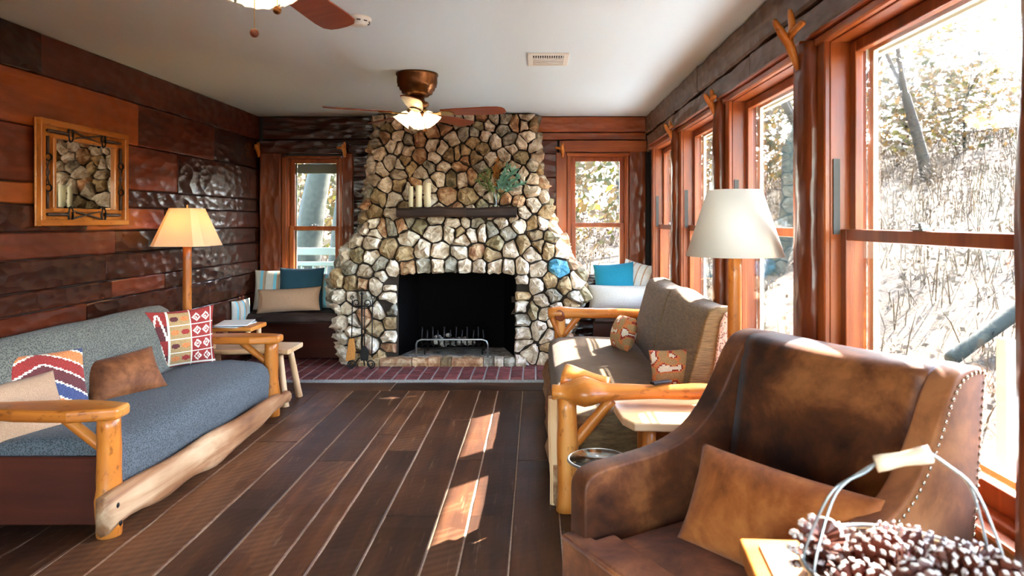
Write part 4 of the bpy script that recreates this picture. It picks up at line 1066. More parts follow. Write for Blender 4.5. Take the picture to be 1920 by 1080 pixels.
# forked branch hooks at the window heads
def bracket(c, n_, s_, label, f=0.6):
    """c centre, n_ into the room, s_ along the wall"""
    c = V(c); n_ = V(n_); s_ = V(s_); k = 1.0
    def P(a, u, d): return c+(s_*a+V((0, 0, 1))*u)*f+n_*d*(f if f < 1 else 1)
    o = MB().tube([P(0, -0.12, 0.012), P(0.004, -0.06, 0.03), P(0.0, -0.01, 0.05), P(-0.01, 0.03, 0.085), P(-0.012, 0.07, 0.11), P(-0.012, 0.085, 0.115)], [0.010, 0.017, 0.021, 0.018, 0.013, 0.008], 10).obj('branch_hook', 'pine', smooth=True)
    tag(o, label, 'hook', 'branch hooks at the window heads')
    MB().tube([P(0, 0.0, 0.05), P(0.0, 0.05, 0.035), P(0.004, 0.10, 0.04), P(0.004, 0.13, 0.045)], [0.016, 0.016, 0.014, 0.008], 10).obj('prong', 'pine', o, smooth=True)
    MB().tube([P(-0.002, 0.01, 0.05), P(-0.06, 0.03, 0.045), P(-0.11, 0.04, 0.04), P(-0.13, 0.035, 0.04)], [0.014, 0.013, 0.014, 0.008], 10).obj('twig', 'pine', o, smooth=True)
    MB().tube([P(0.01, -0.05, 0.02), P(0.012, -0.05, 0.05)], [0.006, 0.006], 8).obj('screw', 'steel', o, smooth=True)
    return o
bracket((XR-0.05, 2.80, 2.12), (-1, 0, 0), (0, 1, 0), 'large forked branch hook on the hewn post beside the large near window', 1.0)
bracket((XR-0.05, 4.13, 2.10), (-1, 0, 0), (0, 1, 0), 'forked branch hook on the second hewn post from the camera')
bracket((XR-0.05, 5.41, 2.10), (-1, 0, 0), (0, 1, 0), 'forked branch hook on the window wall post nearest the corner')
bracket((0.27, YB-0.07, 2.10), (0, -1, 0), (1, 0, 0), 'forked branch hook at the upper corner of the right back window')
bracket((-2.80, YB-0.10, 2.10), (0, -1, 0), (1, 0, 0), 'forked branch hook in the wall corner by the left back window')
bracket((-1.93, YB-0.10, 2.10), (0, -1, 0), (1, 0, 0), 'forked branch hook between the left back window and the chimney')

# ================================================================== LEFT WALL MIRROR
mr = empty('wall_mirror', 'square mirror in a wide orange wood frame with dark strap decoration', 'mirror', (XL+0.02, 4.24, 1.66))
def wallbox(name, y0, y1, z0, z1, d0, d1, m, par, bev=0.004):
    return MB().box(XL+d0, XL+d1, y0, y1, z0, z1).obj(name, m, par, bevel=bev)
Y0, Y1, Z0, Z1 = 3.83, 4.65, 1.352, 1.968; fw = 0.115; D0 = 0.012
def fp_(y0, z0, y1, z1, w_, d0, d1, m, nm, par):
    return plank(nm, (XL+(d0+d1)/2, y0, z0), (XL+(d0+d1)/2, y1, z1), (0, 1, 0) if abs(z1-z0) > abs(y1-y0) else (0, 0, 1), w_, d1-d0, m, par, rnd=0.004)
fb = wallbox('backboard', Y0, Y1, Z0, Z1, D0, D0+0.014, 'pine', mr)
for (a, b, c, d) in ((Y0, Z0+0.02, Y1, Z0+0.02), (Y0, Z1-0.02, Y1, Z1-0.02)): fp_(a, b, c, d, 0.036, D0+0.014, D0+0.045, 'pine', 'outer_moulding', mr)
for yy1 in (Y0+0.018, Y1-0.018): fp_(yy1, Z0+0.036, yy1, Z1-0.036, 0.036, D0+0.014, D0+0.045, 'pine', 'outer_moulding', mr)
iy0, iy1, iz0, iz1 = 3.965, 4.515, 1.458, 1.862
for zz1 in (iz0-0.012, iz1+0.012): fp_(iy0-0.024, zz1, iy1+0.024, zz1, 0.024, D0+0.014, D0+0.035, 'pine', 'inner_moulding', mr)
for yy1 in (iy0-0.012, iy1+0.012): fp_(yy1, iz0, yy1, iz1, 0.024, D0+0.014, D0+0.035, 'pine', 'inner_moulding', mr)
wallbox('glass', iy0, iy1, iz0, iz1, D0+0.014, D0+0.018, 'mirror_glass', mr, 0)
sx = XL+D0+0.03
def strap(pts_, r=0.006): return MB().tube([(sx, a, b) for a, b in pts_], r, 6).obj('strap', 'leather_strap', mr, smooth=True)
for zc in (Z0+0.068, Z1-0.068):
    strap([(iy0-0.07, zc), (iy0+0.10, zc)], 0.010); strap([(iy1-0.10, zc), (iy1+0.06, zc)], 0.010)
    strap([(iy0+0.14, zc-0.025), (iy0+0.27, zc), (iy1-0.14, zc+0.025)]); strap([(iy0+0.14, zc+0.025), (iy0+0.27, zc), (iy1-0.14, zc-0.025)])
    for yc in (iy0+0.12, iy1-0.12): MB().tube([(sx+0.004, yc+0.02*math.cos(t*PI/6), zc+0.046*math.sin(t*PI/6)) for t in range(13)], 0.006, 6).obj('ring', 'iron', mr, smooth=True)
for yc in (iy0-0.068, iy1+0.066):
    strap([(yc, Z1-0.10), (yc, Z1-0.2)], 0.009); strap([(yc, Z0+0.10), (yc, Z0+0.2)], 0.009)
    strap([(yc-0.016, Z1-0.24), (yc+0.012, 1.66), (yc-0.016, Z0+0.24)], 0.005); strap([(yc+0.016, Z1-0.24), (yc-0.012, 1.66), (yc+0.016, Z0+0.24)], 0.005)
    for zc in (Z1-0.22, Z0+0.22): MB().tube([(sx+0.004, yc+0.026*math.cos(t*PI/6), zc+0.02*math.sin(t*PI/6)) for t in range(13)], 0.005, 6).obj('ring', 'iron', mr, smooth=True)

# ================================================================== LEFT SOFA
ls = empty('log_sofa', 'grey tweed sofa with log frame and live edge front rail by the plank wall', 'sofa', (-2.25, 3.85, 0))
def paddle(name, c, parent, m='pine', z0=0.525, z1=0.58):
    poly = [(-2.78, c-0.055), (-2.40, c-0.06), (-2.22, c-0.10), (-1.98, c-0.115), (-1.86, c-0.085), (-1.795, c-0.06), (-1.80, c+0.045), (-1.90, c+0.075), (-2.05, c+0.10), (-2.25, c+0.075), (-2.42, c+0.05), (-2.78, c+0.05)]
    return MB().prism(poly, lambda a, b, d: (a, b, d), z0, z1).obj(name, m, parent, bevel=0.016, seg=3, smooth=False)
for c, nm in ((2.99, 'near'), (4.83, 'far')):
    paddle('armrest', c, ls, 'pine', 0.525, 0.578)
    log('post', (-1.875, c+0.01, 0.0), (-1.875, c+0.01, 0.53), 0.052, 0.046, 'pine', ls, wob=0.10, knots=((0.3, 0.006, 0.05),))
    log('post', (-2.70, c+0.01, 0.0), (-2.70, c+0.01, 0.53), 0.05, 0.046, 'pine', ls, wob=0.10)
    log('brace', (-1.885, c+0.02, 0.36), (-2.10, c+0.02, 0.53), 0.022, 0.024, 'pine', ls, wob=0.1, seg=6)
    plank('side_panel', (-2.72, c+0.03, 0.19), (-1.88, c+0.03, 0.19), (0, 0, 1), 0.30, 0.03, 'red_box', ls)
# live-edge front rail
mb = MB(); vs = []; n = 26
for i in range(n+1):
    t = i/n; y = 2.86+1.98*t; x = -1.815+0.05*t
    zt = 0.225-0.03*t-0.02*math.exp(-((t-0.97)/0.03)**2)+0.006*math.sin(t*17); zb = 0.035+0.03*t+0.022*math.sin(t*8+1)+0.014*math.sin(t*23)+(0.03 if t > 0.96 else 0)
    zb -= 0.02*math.exp(-((t-0.62)/0.06)**2)
    for (dx, z) in ((-0.03, zb+0.02), (-0.01, zb), (0.022, zb+0.012), (0.034, zb+0.04), (0.032, zt-0.025), (0.018, zt-0.004), (-0.012, zt), (-0.03, zt-0.01)):
        vs.append((y-2.86, -(x+dx+1.815), z))
fs = [(i*8+j, i*8+(j+1) % 8, (i+1)*8+(j+1) % 8, (i+1)*8+j) for i in range(n) for j in range(8)]+[tuple(range(7, -1, -1)), tuple(range(n*8, n*8+8))]
mb.add(vs, fs); mb.obj('front_rail', 'pine_rough', ls, smooth=True, mtx=frame((-1.815, 2.86, 0), (0, 1, 0), (0, 0, 1)))
for (yy1, zz1) in ((2.91, 0.17), (2.93, 0.085), (3.55, 0.13)): MB().sphere((-1.782, yy1, zz1), 0.012, 8, 6, None, (0.35, 1, 1)).obj('knot', 'iron', ls, smooth=True)
# seat and backrest in grey tweed
mb = MB(); sec = [(-2.40, 0.10), (-1.90, 0.10), (-1.87, 0.12), (-1.862, 0.22), (-1.858, 0.30), (-1.87, 0.35), (-1.91, 0.385), (-1.98, 0.402), (-2.12, 0.415), (-2.30, 0.405), (-2.44, 0.39), (-2.48, 0.37)]
def extr(name, sec, y0, y1, m, parent, rnd=0.05, n=18, wav=0.006, mtxf=None):
    cx = sum(p[0] for p in sec)/len(sec); cz = sum(p[1] for p in sec)/len(sec); vs = []; k = len(sec)
    st = [0, 0.12, 0.35, 0.65, 1.0]
    ys_ = [y0+rnd*(1-math.cos(a*PI/2)) for a in st]+[y0+rnd+(y1-y0-2*rnd)*i/n for i in range(1, n)]+[y1-rnd*(1-math.cos(a*PI/2)) for a in reversed(st)]
    ins = [rnd*(1-math.sin(a*PI/2)) for a in st]+[0]*(n-1)+[rnd*(1-math.sin(a*PI/2)) for a in reversed(st)]
    for y, q in zip(ys_, ins):
        for (x, z) in sec:
            d = V((x-cx, z-cz)); L = d.length; f = max(0.2, (L-q)/L)
            vs.append((cx+d.x*f, y, cz+d.y*f+wav*mnoise.noise(V((x*3, y*3, z*3)))))
    m_ = len(ys_)
    fs = [(i*k+j, i*k+(j+1) % k, (i+1)*k+(j+1) % k, (i+1)*k+j) for i in range(m_-1) for j in range(k)]+[tuple(range(k-1, -1, -1)), tuple(range((m_-1)*k, m_*k))]
    mb = MB().add(vs, fs)
    if mtxf: mb.v = [tuple(mtxf(V(p))) for p in mb.v]
    return mb.obj(name, m, parent, smooth=True)
extr('seat', sec, 3.035, 4.79, 'tweed_grey_skylit', ls, 0.035)
sb = [(-2.44, 0.36), (-2.45, 0.46), (-2.475, 0.60), (-2.515, 0.71), (-2.56, 0.775), (-2.61, 0.80), (-2.67, 0.795), (-2.72, 0.76), (-2.74, 0.66), (-2.735, 0.30), (-2.52, 0.30)]
extr('backrest', sb, 3.04, 4.78, 'tweed_grey', ls, 0.06)
# kilim pillows
def kilim(u, v):
    if u < 0.27:
        # triangles on dark red
        vv = (v*2) % 1; w = abs(u-0.14)/0.12
        if abs((1-w)-vv) < 0.14 and vv < 0.9: return 'kilim_cream'
        if v < 0.12: return 'kilim_orange'
        return 'kilim_red' if (int(v*4) % 2) else 'kilim_dark'
    if u < 0.30 or 0.60 < u < 0.625 or 0.93 < u < 0.955: return 'kilim_cream'
    if v < 0.04 or v > 0.96: return 'kilim_red'
    r = (v-0.04)/0.92*4; f = r % 1
    if f < 0.09: return 'kilim_cream'
    if u < 0.60:
        du = (u-0.45)/0.15; d1 = math.hypot(du+0.5, (f-0.55)*2.2); d2 = math.hypot(du-0.5, (f-0.55)*2.2)
        if d1 < 0.42: return 'kilim_dark' if int(r) % 2 else 'kilim_orange'
        if d2 < 0.42: return 'kilim_orange' if int(r) % 2 else 'kilim_red'
        return 'kilim_tan'
    if u < 0.93:
        du = (u-0.78)/0.15
        for s_ in (-0.5, 0.5):
            d = abs(du-s_)*1.0+abs(f-0.55)*1.25
            if 0.26 < d < 0.44: return 'kilim_cream'
            if d < 0.12: return 'kilim_cream'
        return 'kilim_red'
    return 'kilim_red'
pillow('pillow', (-2.40, 4.62, 0.590), (0.72, 0.66, 0.03), (-0.26, -0.20, 1), 0.43, 0.40, 0.13, 'kilim_red', 'red kilim pillow with cream diamonds at the far end of the grey sofa', 'pillows on the grey sofa', pat=kilim, n=60, pin=0.08)
pillow('pillow', (-2.36, 3.90, 0.500), (0.62, 0.76, 0.12), (-0.55, 0.25, 0.8), 0.40, 0.27, 0.14, 'suede_cushion', 'small plain tan suede pillow lying in the middle of the grey sofa', 'pillows on the grey sofa')
def kil2(u, v):
    w = (v*5+abs(u-0.5)*3) % 1; q = int(v*5+abs(u-0.5)*3) % 4
    if w < 0.14: return 'kilim_cream'
    return ('kilim_red', 'kilim_orange', 'kilim_navy', 'kilim_dark')[q]
pillow('pillow', (-2.44, 3.36, 0.55), (0.50, 0.86, -0.05), (-0.42, 0.12, 1), 0.44, 0.38, 0.13, 'kilim_red', 'kilim pillow with zigzag bands behind the near arm of the grey sofa', 'pillows on the grey sofa', pat=kil2, n=48)
pillow('pillow', (-2.42, 3.17, 0.50), (0.45, 0.9, 0.05), (-0.50, 0.12, 0.9), 0.42, 0.30, 0.14, 'linen_tan', 'beige pillow leaning on the zigzag one at the near arm', 'pillows on the grey sofa')

# ---- step table and lamp between sofa and bench
et = empty('end_table', 'rustic two level pine end table between grey sofa and bench', 'table', (-2.3, 5.2, 0))
plank('lower_top', (-2.55, 5.22, 0.41), (-1.84, 5.22, 0.41), (0, 1, 0), 0.34, 0.035, 'pine_pale', et, wob=0.01, rnd=0.01)
plank('upper_top', (-2.46, 5.22, 0.575), (-2.12, 5.22, 0.575), (0, 1, 0), 0.30, 0.03, 'pine', et, wob=0.01, rnd=0.01)
for (x, y, dx, dy) in ((-1.92, 5.12, 0.06, -0.05), (-1.92, 5.32, 0.06, 0.05), (-2.48, 5.12, -0.02, -0.03), (-2.48, 5.32, -0.02, 0.03)): log('leg', (x+dx, y+dy, 0.0), (x, y, 0.395), 0.026, 0.022, 'pine_pale', et, seg=5)
for (x, y) in ((-2.42, 5.12), (-2.42, 5.32), (-2.16, 5.12), (-2.16, 5.32)): log('upright', (x, y, 0.42), (x, y, 0.562), 0.018, 0.018, 'pine_pale', et, seg=3)
for k in range(3):
    mb = MB().box(-0.115, 0.115, -0.15, 0.15, 0, 0.006)
    o = mb.obj('magazine', ('paper', 'paper_print', 'paper')[k], mtx=Matrix.Translation((-2.31+0.01*k, 5.2, 0.591+0.0065*k)) @ Matrix.Rotation(0.15*k-0.1, 4, 'Z'), bevel=0.001, seg=1)
    tag(o, ('pale magazine at the bottom of the stack on the end table', 'dark printed magazine in the middle of the stack on the end table', 'white magazine on top of the stack on the end table')[k], 'magazine', 'magazines on the end table')
lm = empty('floor_lamp', 'pine pole floor lamp with tan shade beside the grey sofa', 'lamp', (-2.565, 5.05, 0))
lx, ly = -2.565, 5.02
log('pole', (lx, ly, 0.03), (lx, ly, 1.215), 0.031, 0.029, 'pine', lm, wob=0.05, knots=((0.38, 0.004, 0.03), (0.72, 0.003, 0.02)))
MB().lathe([(0, 0.03), (0.13, 0.03), (0.14, 0.02), (0.14, 0), (0, 0)], (lx, ly, 0), 24).obj('base', 'pine', lm, smooth=False)
def shade_poly(name, c, zb, zt, rb, rt, m, parent, sides=None):
    mb = MB(); vs = []
    if sides:
        base = [(-1, -0.72), (-0.72, -1), (0.72, -1), (1, -0.72), (1, 0.72), (0.72, 1), (-0.72, 1), (-1, 0.72)]
        for z, r in ((zb, rb), (zt, rt), (zt, rt-0.004), (zb, rb-0.004)):
            for a, b in base: vs.append((c[0]+a*r, c[1]+b*r, z))
        n = 8
    else:
        n = 40
        for z, r in ((zb, rb), (zt, rt), (zt, rt-0.004), (zb, rb-0.004)):
            for j in range(n): vs.append((c[0]+r*math.cos(2*PI*j/n), c[1]+r*math.sin(2*PI*j/n), z))
    fs = [(i*n+j, i*n+(j+1) % n, ((i+1) % 4)*n+(j+1) % n, ((i+1) % 4)*n+j) for i in range(4) for j in range(n)]
    mb.add(vs, fs); return mb.obj(name, m, parent, smooth=not sides)
shade_poly('lamp_shade', (lx, ly), 1.20, 1.475, 0.196, 0.098, 'lampshade_tan', lm, True)
MB().tube([(lx, ly, 1.21), (lx, ly, 1.30)], 0.012, 8).obj('socket', 'brass', lm, smooth=True)
MB().sphere((lx, ly, 1.34), 0.03, 12, 8).obj('bulb', 'bulb_soft', lm, smooth=True)
MB().tube([(lx, ly, 1.47), (lx, ly, 1.50)], [0.004, 0.007], 8).tube([(lx-0.095, ly, 1.465), (lx+0.095, ly, 1.465)], 0.002, 5).tube([(lx, ly-0.095, 1.465), (lx, ly+0.095, 1.465)], 0.002, 5).obj('finial', 'brass', lm)

# ================================================================== RIGHT SOFA
rs2 = empty('log_sofa', 'brown woven sofa with knotty log arms along the window wall', 'sofa', (0.6, 4.6, 0))
log('armrest', (0.075, 3.26, 0.565), (1.02, 3.24, 0.575), 0.062, 0.055, 'pine', rs2, wob=0.12, n=16, seg=24, knots=((0.04, -0.012, 0.03), (0.17, 0.045, 0.07), (0.55, -0.008, 0.1)), flat=0.62)
log('knot_end', (0.14, 3.42, 0.60), (0.36, 3.36, 0.575), 0.075, 0.045, 'pine', rs2, wob=0.15, n=14, seg=10, flat=0.8)
log('post', (0.15, 3.26, 0.0), (0.15, 3.26, 0.54), 0.052, 0.046, 'pine', rs2, wob=0.14, n=14, knots=((0.55, 0.006, 0.05),))
log('post', (0.96, 3.26, 0.0), (0.96, 3.26, 0.54), 0.05, 0.046, 'pine', rs2, wob=0.1)
log('brace', (0.17, 3.27, 0.30), (0.36, 3.26, 0.53), 0.028, 0.028, 'pine', rs2, wob=0.12, seg=6)
# live edge front board, edge on to the camera
mb = MB(); vs = []; n = 34
for i in range(n+1):
    t = i/n; y = 3.30+2.32*t; e = 0.02*math.sin(t*31)+0.012*math.sin(t*57+1)
    zb = 0.05+0.015*math.sin(t*9) if t > 0.02 else 0.0; zt = 0.25 if t > 0.02 else 0.53
    if i == 1: zb = 0.0; zt = 0.53
    for dx, z in ((0.012, zb), (-0.006+e*0.4, zb+0.02), (-0.012+e, (zb+zt)/2), (-0.004+e*0.4, zt-0.02), (0.012, zt), (0.03, zt-0.01), (0.03, zb+0.01)): vs.append((y, -(0.085+dx), z))
vs = [(a-3.30, b+0.085, c) for a, b, c in vs]
fs = [(i*7+j, i*7+(j+1) % 7, (i+1)*7+(j+1) % 7, (i+1)*7+j) for i in range(n) for j in range(7)]+[tuple(range(6, -1, -1)), tuple(range(n*7, n*7+7))]
MB().add(vs, fs).obj('front_rail', 'pine_rough', rs2, smooth=True, mtx=frame((0.085, 3.30, 0), (0, 1, 0), (0, 0, 1)))
plank('leg_board', (0.092, 3.34, 0.0), (0.085, 3.30, 0.53), (1, 0, 0), 0.05, 0.05, 'pine_pale', rs2, wob=0.01, rnd=0.01)
log('armrest', (0.10, 5.72, 0.615), (0.98, 5.72, 0.605), 0.06, 0.052, 'pine', rs2, wob=0.10, n=14, seg=18, knots=((0.14, 0.012, 0.06),), flat=0.75)
log('knot', (0.195, 5.655, 0.60), (0.205, 5.69, 0.60), 0.045, 0.05, 'post_wood', rs2, wob=0.2, seg=4)
log('post', (0.20, 5.72, 0.0), (0.20, 5.72, 0.58), 0.05, 0.045, 'pine', rs2)
log('post', (0.95, 5.72, 0.0), (0.95, 5.72, 0.58), 0.05, 0.045, 'pine', rs2)
log('brace', (0.22, 5.70, 0.42), (0.36, 5.72, 0.59), 0.026, 0.026, 'pine', rs2, seg=5)
log('brace', (0.20, 5.69, 0.42), (0.13, 5.70, 0.58), 0.022, 0.024, 'pine', rs2, seg=5)
secS = [(0.14, 0.18), (0.105, 0.21), (0.10, 0.30), (0.105, 0.37), (0.13, 0.41), (0.19, 0.43), (0.40, 0.437), (0.65, 0.43), (0.84, 0.42), (0.90, 0.38), (0.90, 0.20), (0.84, 0.18)]
extr('seat', secS, 3.36, 5.64, 'woven_seat', rs2, 0.035, wav=0.01)
plank('seat_base', (0.5, 3.38, 0.12), (0.5, 5.62, 0.12), (1, 0, 0), 0.74, 0.12, 'red_box', rs2)
secB = [(0.775, 0.42), (0.80, 0.55), (0.845, 0.72), (0.885, 0.86), (0.91, 0.905), (0.95, 0.92), (1.02, 0.925), (1.065, 0.91), (1.08, 0.87), (1.06, 0.55), (1.05, 0.40), (0.90, 0.40)]
def sag(y0, y1):
    def f(p):
        t = (p.y-y0)/(y1-y0); p.z += (0.02*(2*t-1)**2-0.01)*max(0, (p.z-0.7)/0.2); return p
    return f
extr('back_cushion', secB, 3.57, 4.60, 'woven_brown', rs2, 0.018, mtxf=sag(3.57, 4.60))
extr('back_cushion', secB, 4.605, 5.50, 'woven_brown', rs2, 0.018, mtxf=sag(4.605, 5.5))
mb = MB().prism([(0.905, 0.44), (0.925, 0.6), (0.96, 0.85), (0.985, 0.905), (1.05, 0.91), (1.068, 0.86), (1.05, 0.44)], lambda a, b, d: (a, d, b), 3.555, 3.575)
mb.obj('cushion_side', 'woven_side', rs2, bevel=0.008)
def batik(u, v):
    a = mnoise.noise(V((u*5, v*5, 1.0))); 
    return 'kilim_tan' if a > 0.05 else ('kilim_orange' if a > -0.15 else ('kilim_red' if a > -0.3 else 'kilim_cream'))
pillow('pillow', (0.655, 5.10, 0.545), (0.35, -0.9, 0.0), (0.25, 0.1, 0.9), 0.24, 0.25, 0.17, 'kilim_tan', 'small plump patterned tan and red pillow at the back of the brown sofa', 'pillows on the brown sofa', pat=batik, n=30, pin=-0.02)
pillow('pillow', (0.76, 3.76, 0.555), (0.95, -0.2, 0.1), (0.2, 0.35, 0.8), 0.26, 0.25, 0.13, 'kilim_cream', 'crumpled patterned pillow showing over the near log arm of the brown sofa', 'pillows on the brown sofa', pat=batik, n=30)
# eyeglasses-like dark remote on the arm
rm_ = MB().box(-0.055, 0.055, -0.016, 0.016, 0, 0.014).obj('remote_control', 'iron', mtx=Matrix.Translation((0.595, 3.25, 0.607)) @ Matrix.Rotation(0.5, 4, 'Z'), bevel=0.004)
tag(rm_, 'small black remote control lying on the near log arm', 'remote control')

# ---- low slab table in front of the arm, glass dish behind the armchair
ct = empty('slab_table', 'pale varnished slab side table tucked against the log arm', 'table', (0.6, 3.1, 0))
MB().prism([(0.425, 2.96), (0.80, 2.93), (0.80, 3.18), (0.80, 3.40), (0.40, 3.42), (0.37, 3.25), (0.385, 3.05)], lambda a, b, d: (a, b, d), 0.468, 0.505).obj('tabletop', 'pine_pale', ct, bevel=0.008, seg=3)
for (x, y) in ((0.50, 3.02), (0.76, 3.0), (0.76, 3.16), (0.50, 3.16)): log('leg', (x, y, 0), (x, y, 0.47), 0.032, 0.032, 'pine', ct, wob=0.05, seg=5)
gt = empty('glass_stand', 'round clear glass topped stand between armchair and log arm', 'table', (0.26, 2.74, 0))
MB().lathe([(0, 0.43), (0.115, 0.43), (0.12, 0.424), (0.115, 0.418), (0, 0.418)], (0.25, 2.74, 0), 36).obj('glass_top', 'vase_glass', gt, smooth=True)
MB().tube([(0.25+0.12*math.cos(i*PI/18), 2.74+0.12*math.sin(i*PI/18), 0.424) for i in range(37)], 0.006, 6).obj('rim', 'wire', gt, smooth=True)
for k in range(3):
    a = k*2*PI/3+0.4; MB().tube([(0.25+0.09*math.cos(a), 2.74+0.09*math.sin(a), 0.418), (0.25+0.10*math.cos(a), 2.74+0.10*math.sin(a), 0.0)], 0.008, 6).obj('leg', 'iron', gt, smooth=True)
# ---- tall white shaded floor lamp
wl_ = empty('floor_lamp', 'pine pole floor lamp with big white drum shade by the windows', 'lamp', (0.889, 3.05, 0))
lx, ly = 0.887, 3.05
log('pole', (lx, ly, 0.03), (lx, ly, 1.24), 0.033, 0.031, 'pine', wl_, wob=0.04)
MB().lathe([(0, 0.03), (0.10, 0.03), (0.11, 0.02), (0.11, 0), (0, 0)], (lx, ly, 0), 24).obj('base', 'pine', wl_)
shade_poly('lamp_shade', (lx, ly), 1.225, 1.52, 0.214, 0.117, 'lampshade_white', wl_)
MB().tube([(lx, ly, 1.235), (lx, ly, 1.32)], 0.012, 8).obj('socket', 'brass', wl_, smooth=True)
MB().tube([(lx-0.115, ly, 1.512), (lx+0.115, ly, 1.512)], 0.002, 5).tube([(lx, ly, 1.3), (lx, ly, 1.525)], 0.003, 5).obj('harp', 'brass', wl_)

# ================================================================== ARMCHAIR
O = V((0.07, 1.915, 0)); EX = V((0.511, -0.8596, 0)).normalized(); EY = V((0.8596, 0.511, 0)).normalized()
ac = empty('armchair', 'brown suede wingback armchair with nailhead trim by the window', 'armchair', tuple(O+EX*0.36+EY*0.4))
def A(x, y, z): return tuple(O+EX*x+EY*y+V((0, 0, z)))
MA = Matrix(((EX.x, EY.x, 0, O.x), (EX.y, EY.y, 0, O.y), (0, 0, 1, 0), (0, 0, 0, 1)))
def cr(pts_, n=5):
    o_ = []
    for i in range(len(pts_)-1):
        p0 = pts_[max(0, i-1)]; p1 = pts_[i]; p2 = pts_[i+1]; p3 = pts_[min(len(pts_)-1, i+2)]
        for k in range(n):
            t = k/n; o_.append(tuple(0.5*((2*p1[j])+(-p0[j]+p2[j])*t+(2*p0[j]-5*p1[j]+4*p2[j]-p3[j])*t*t+(-p0[j]+3*p1[j]-3*p2[j]+p3[j])*t**3) for j in range(len(p1))))
    return o_+[pts_[-1]]
topc = cr([(0.03, 0.60), (0.034, 0.655), (0.07, 0.685), (0.16, 0.693), (0.28, 0.70), (0.37, 0.716), (0.45, 0.75), (0.52, 0.81), (0.575, 0.885), (0.625, 0.965), (0.67, 1.008), (0.73, 1.022), (0.78, 1.018)], 4)
side = topc+[(0.80, 0.99), (0.765, 0.72), (0.72, 0.40), (0.685, 0.14), (0.03, 0.14)]
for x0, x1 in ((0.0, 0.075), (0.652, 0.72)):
    o = MB().prism(side, lambda a, b, d: A(d, a, b), x0, x1).obj('arm_wing', 'suede_brown' if x0 < 0.1 else 'suede_brown_lit', ac, bevel=0.024, seg=4, smooth=True)
# back with a gently dipping crown
mb = MB(); nx, nz = 14, 10; vs = []
def backp(u, v, side_):
    x = 0.076+0.575*u; zt = 1.012-0.012*math.sin(PI*u)*0.5
    z = 0.30+(zt-0.30)*v
    yf = 0.50+0.13*v+0.03*(1-math.sin(PI*min(1, max(0, u))))*0.6-0.025*math.sin(PI*u)*math.sin(PI*v)
    yb1 = 0.70+0.125*v
    return x, yf, yb1, z
secs = []
for i in range(nx+1):
    u = i/nx; row = []
    for j in range(nz+1):
        x, yf, yb1, z = backp(u, j/nz, 0); row.append((x, yf, z))
    x, yf, yb1, z = backp(u, 1, 0)
    # rolled top
    ym = (yf+yb1)/2; rr_ = (yb1-yf)/2
    row[-1] = (x, yf+0.0, z-0.05)
    for a in (0.3, 0.6, 0.9, 1.2, 1.57, 1.9, 2.2, 2.6, 3.1): row.append((x, ym-rr_*math.copysign(abs(math.cos(a))**0.6, math.cos(a)), z-0.05+0.058*math.sin(a)**0.5))
    for j in range(nz, -1, -1):
        x, yf, yb1, z = backp(u, j/nz, 0); row.append((x, yb1, min(z, 0.95)))
    secs.append(row)
k = len(secs[0]); vs = [A(*p) for r_ in secs for p in r_]
fs = [(i*k+j, i*k+j+1, (i+1)*k+j+1, (i+1)*k+j) for i in range(nx) for j in range(k-1)]+[tuple(range(k)), tuple(range(nx*k, nx*k+k))]
MB().add(vs, fs).obj('backrest', 'suede_brown', ac, smooth=True)
softbox('seat_cushion', 'suede_cushion', 0.078, 0.649, 0.03, 0.56, 0.345, 0.50, ac, 0.03, crown=0.02, mtx=MA)
o = MB().prism([(0.0, -0.03), (0.72, -0.03), (0.72, 0.035), (0.648, 0.035), (0.648, 0.1), (0.08, 0.1), (0.08, 0.035), (0.0, 0.035)], lambda a, b, d: A(a*0.985+0.005, b+0.024, d), 0.36, 0.512).obj('cushion_front', 'suede_cushion', ac, bevel=0.016, seg=4, smooth=True)
MB().tube([A(0.012, -0.002, 0.502), A(0.36, -0.008, 0.505), A(0.708, -0.002, 0.502)], 0.006, 8).obj('welt', 'suede_tan', ac, smooth=True)
MB().prism([(0.0, 0.0), (0.72, 0.0), (0.72, 0.66), (0.0, 0.66)], lambda a, b, d: A(a, b, d), 0.13, 0.345).obj('seat_rail', 'suede_brown', ac, bevel=0.012, seg=3)
for (x, y) in ((0.05, 0.05), (0.67, 0.05), (0.05, 0.62), (0.67, 0.62)): MB().tube([A(x, y, 0.0), A(x, y, 0.14)], [0.018, 0.026], 8).obj('leg', 'dark_slab', ac, smooth=True)
# nailheads along the right wing edge
def nails(path, step, off):
    L = 0; last = None; o_ = []
    for i in range(len(path)-1):
        a, b = V(path[i]), V(path[i+1]); d = (b-a).length; t = 0
        while L+d-t >= step if False else False: pass
    acc = 0.0; pos = [V(path[0])]
    for i in range(len(path)-1):
        a, b = V(path[i]), V(path[i+1]); d = (b-a).length; s_ = step-acc
        while s_ <= d: pos.append(a+(b-a)*(s_/d)); s_ += step
        acc = d-(s_-step)
    return pos
base_nail = MB().sphere((0, 0, 0), 0.0052, 8, 4, None, (1, 0.6, 1)).obj('nailhead', 'nail', ac, smooth=True)
pth = [(0.722, max(y, 0.0)+0.016, z-0.014) for (y, z) in topc[6:]]+[(0.722, 0.785, 0.97), (0.722, 0.755, 0.72), (0.722, 0.71, 0.42)]
pp = nails(pth, 0.0195, 0)
for i, p in enumerate(pp[:130]):
    o = base_nail if i == 0 else base_nail.copy()
    if i: COL.objects.link(o)
    o.matrix_parent_inverse = parent_inv(ac)
    o.matrix_basis = Matrix.Translation(A(*p)) @ Matrix.Rotation(math.atan2(EX.y, EX.x)-PI/2, 4, 'Z')
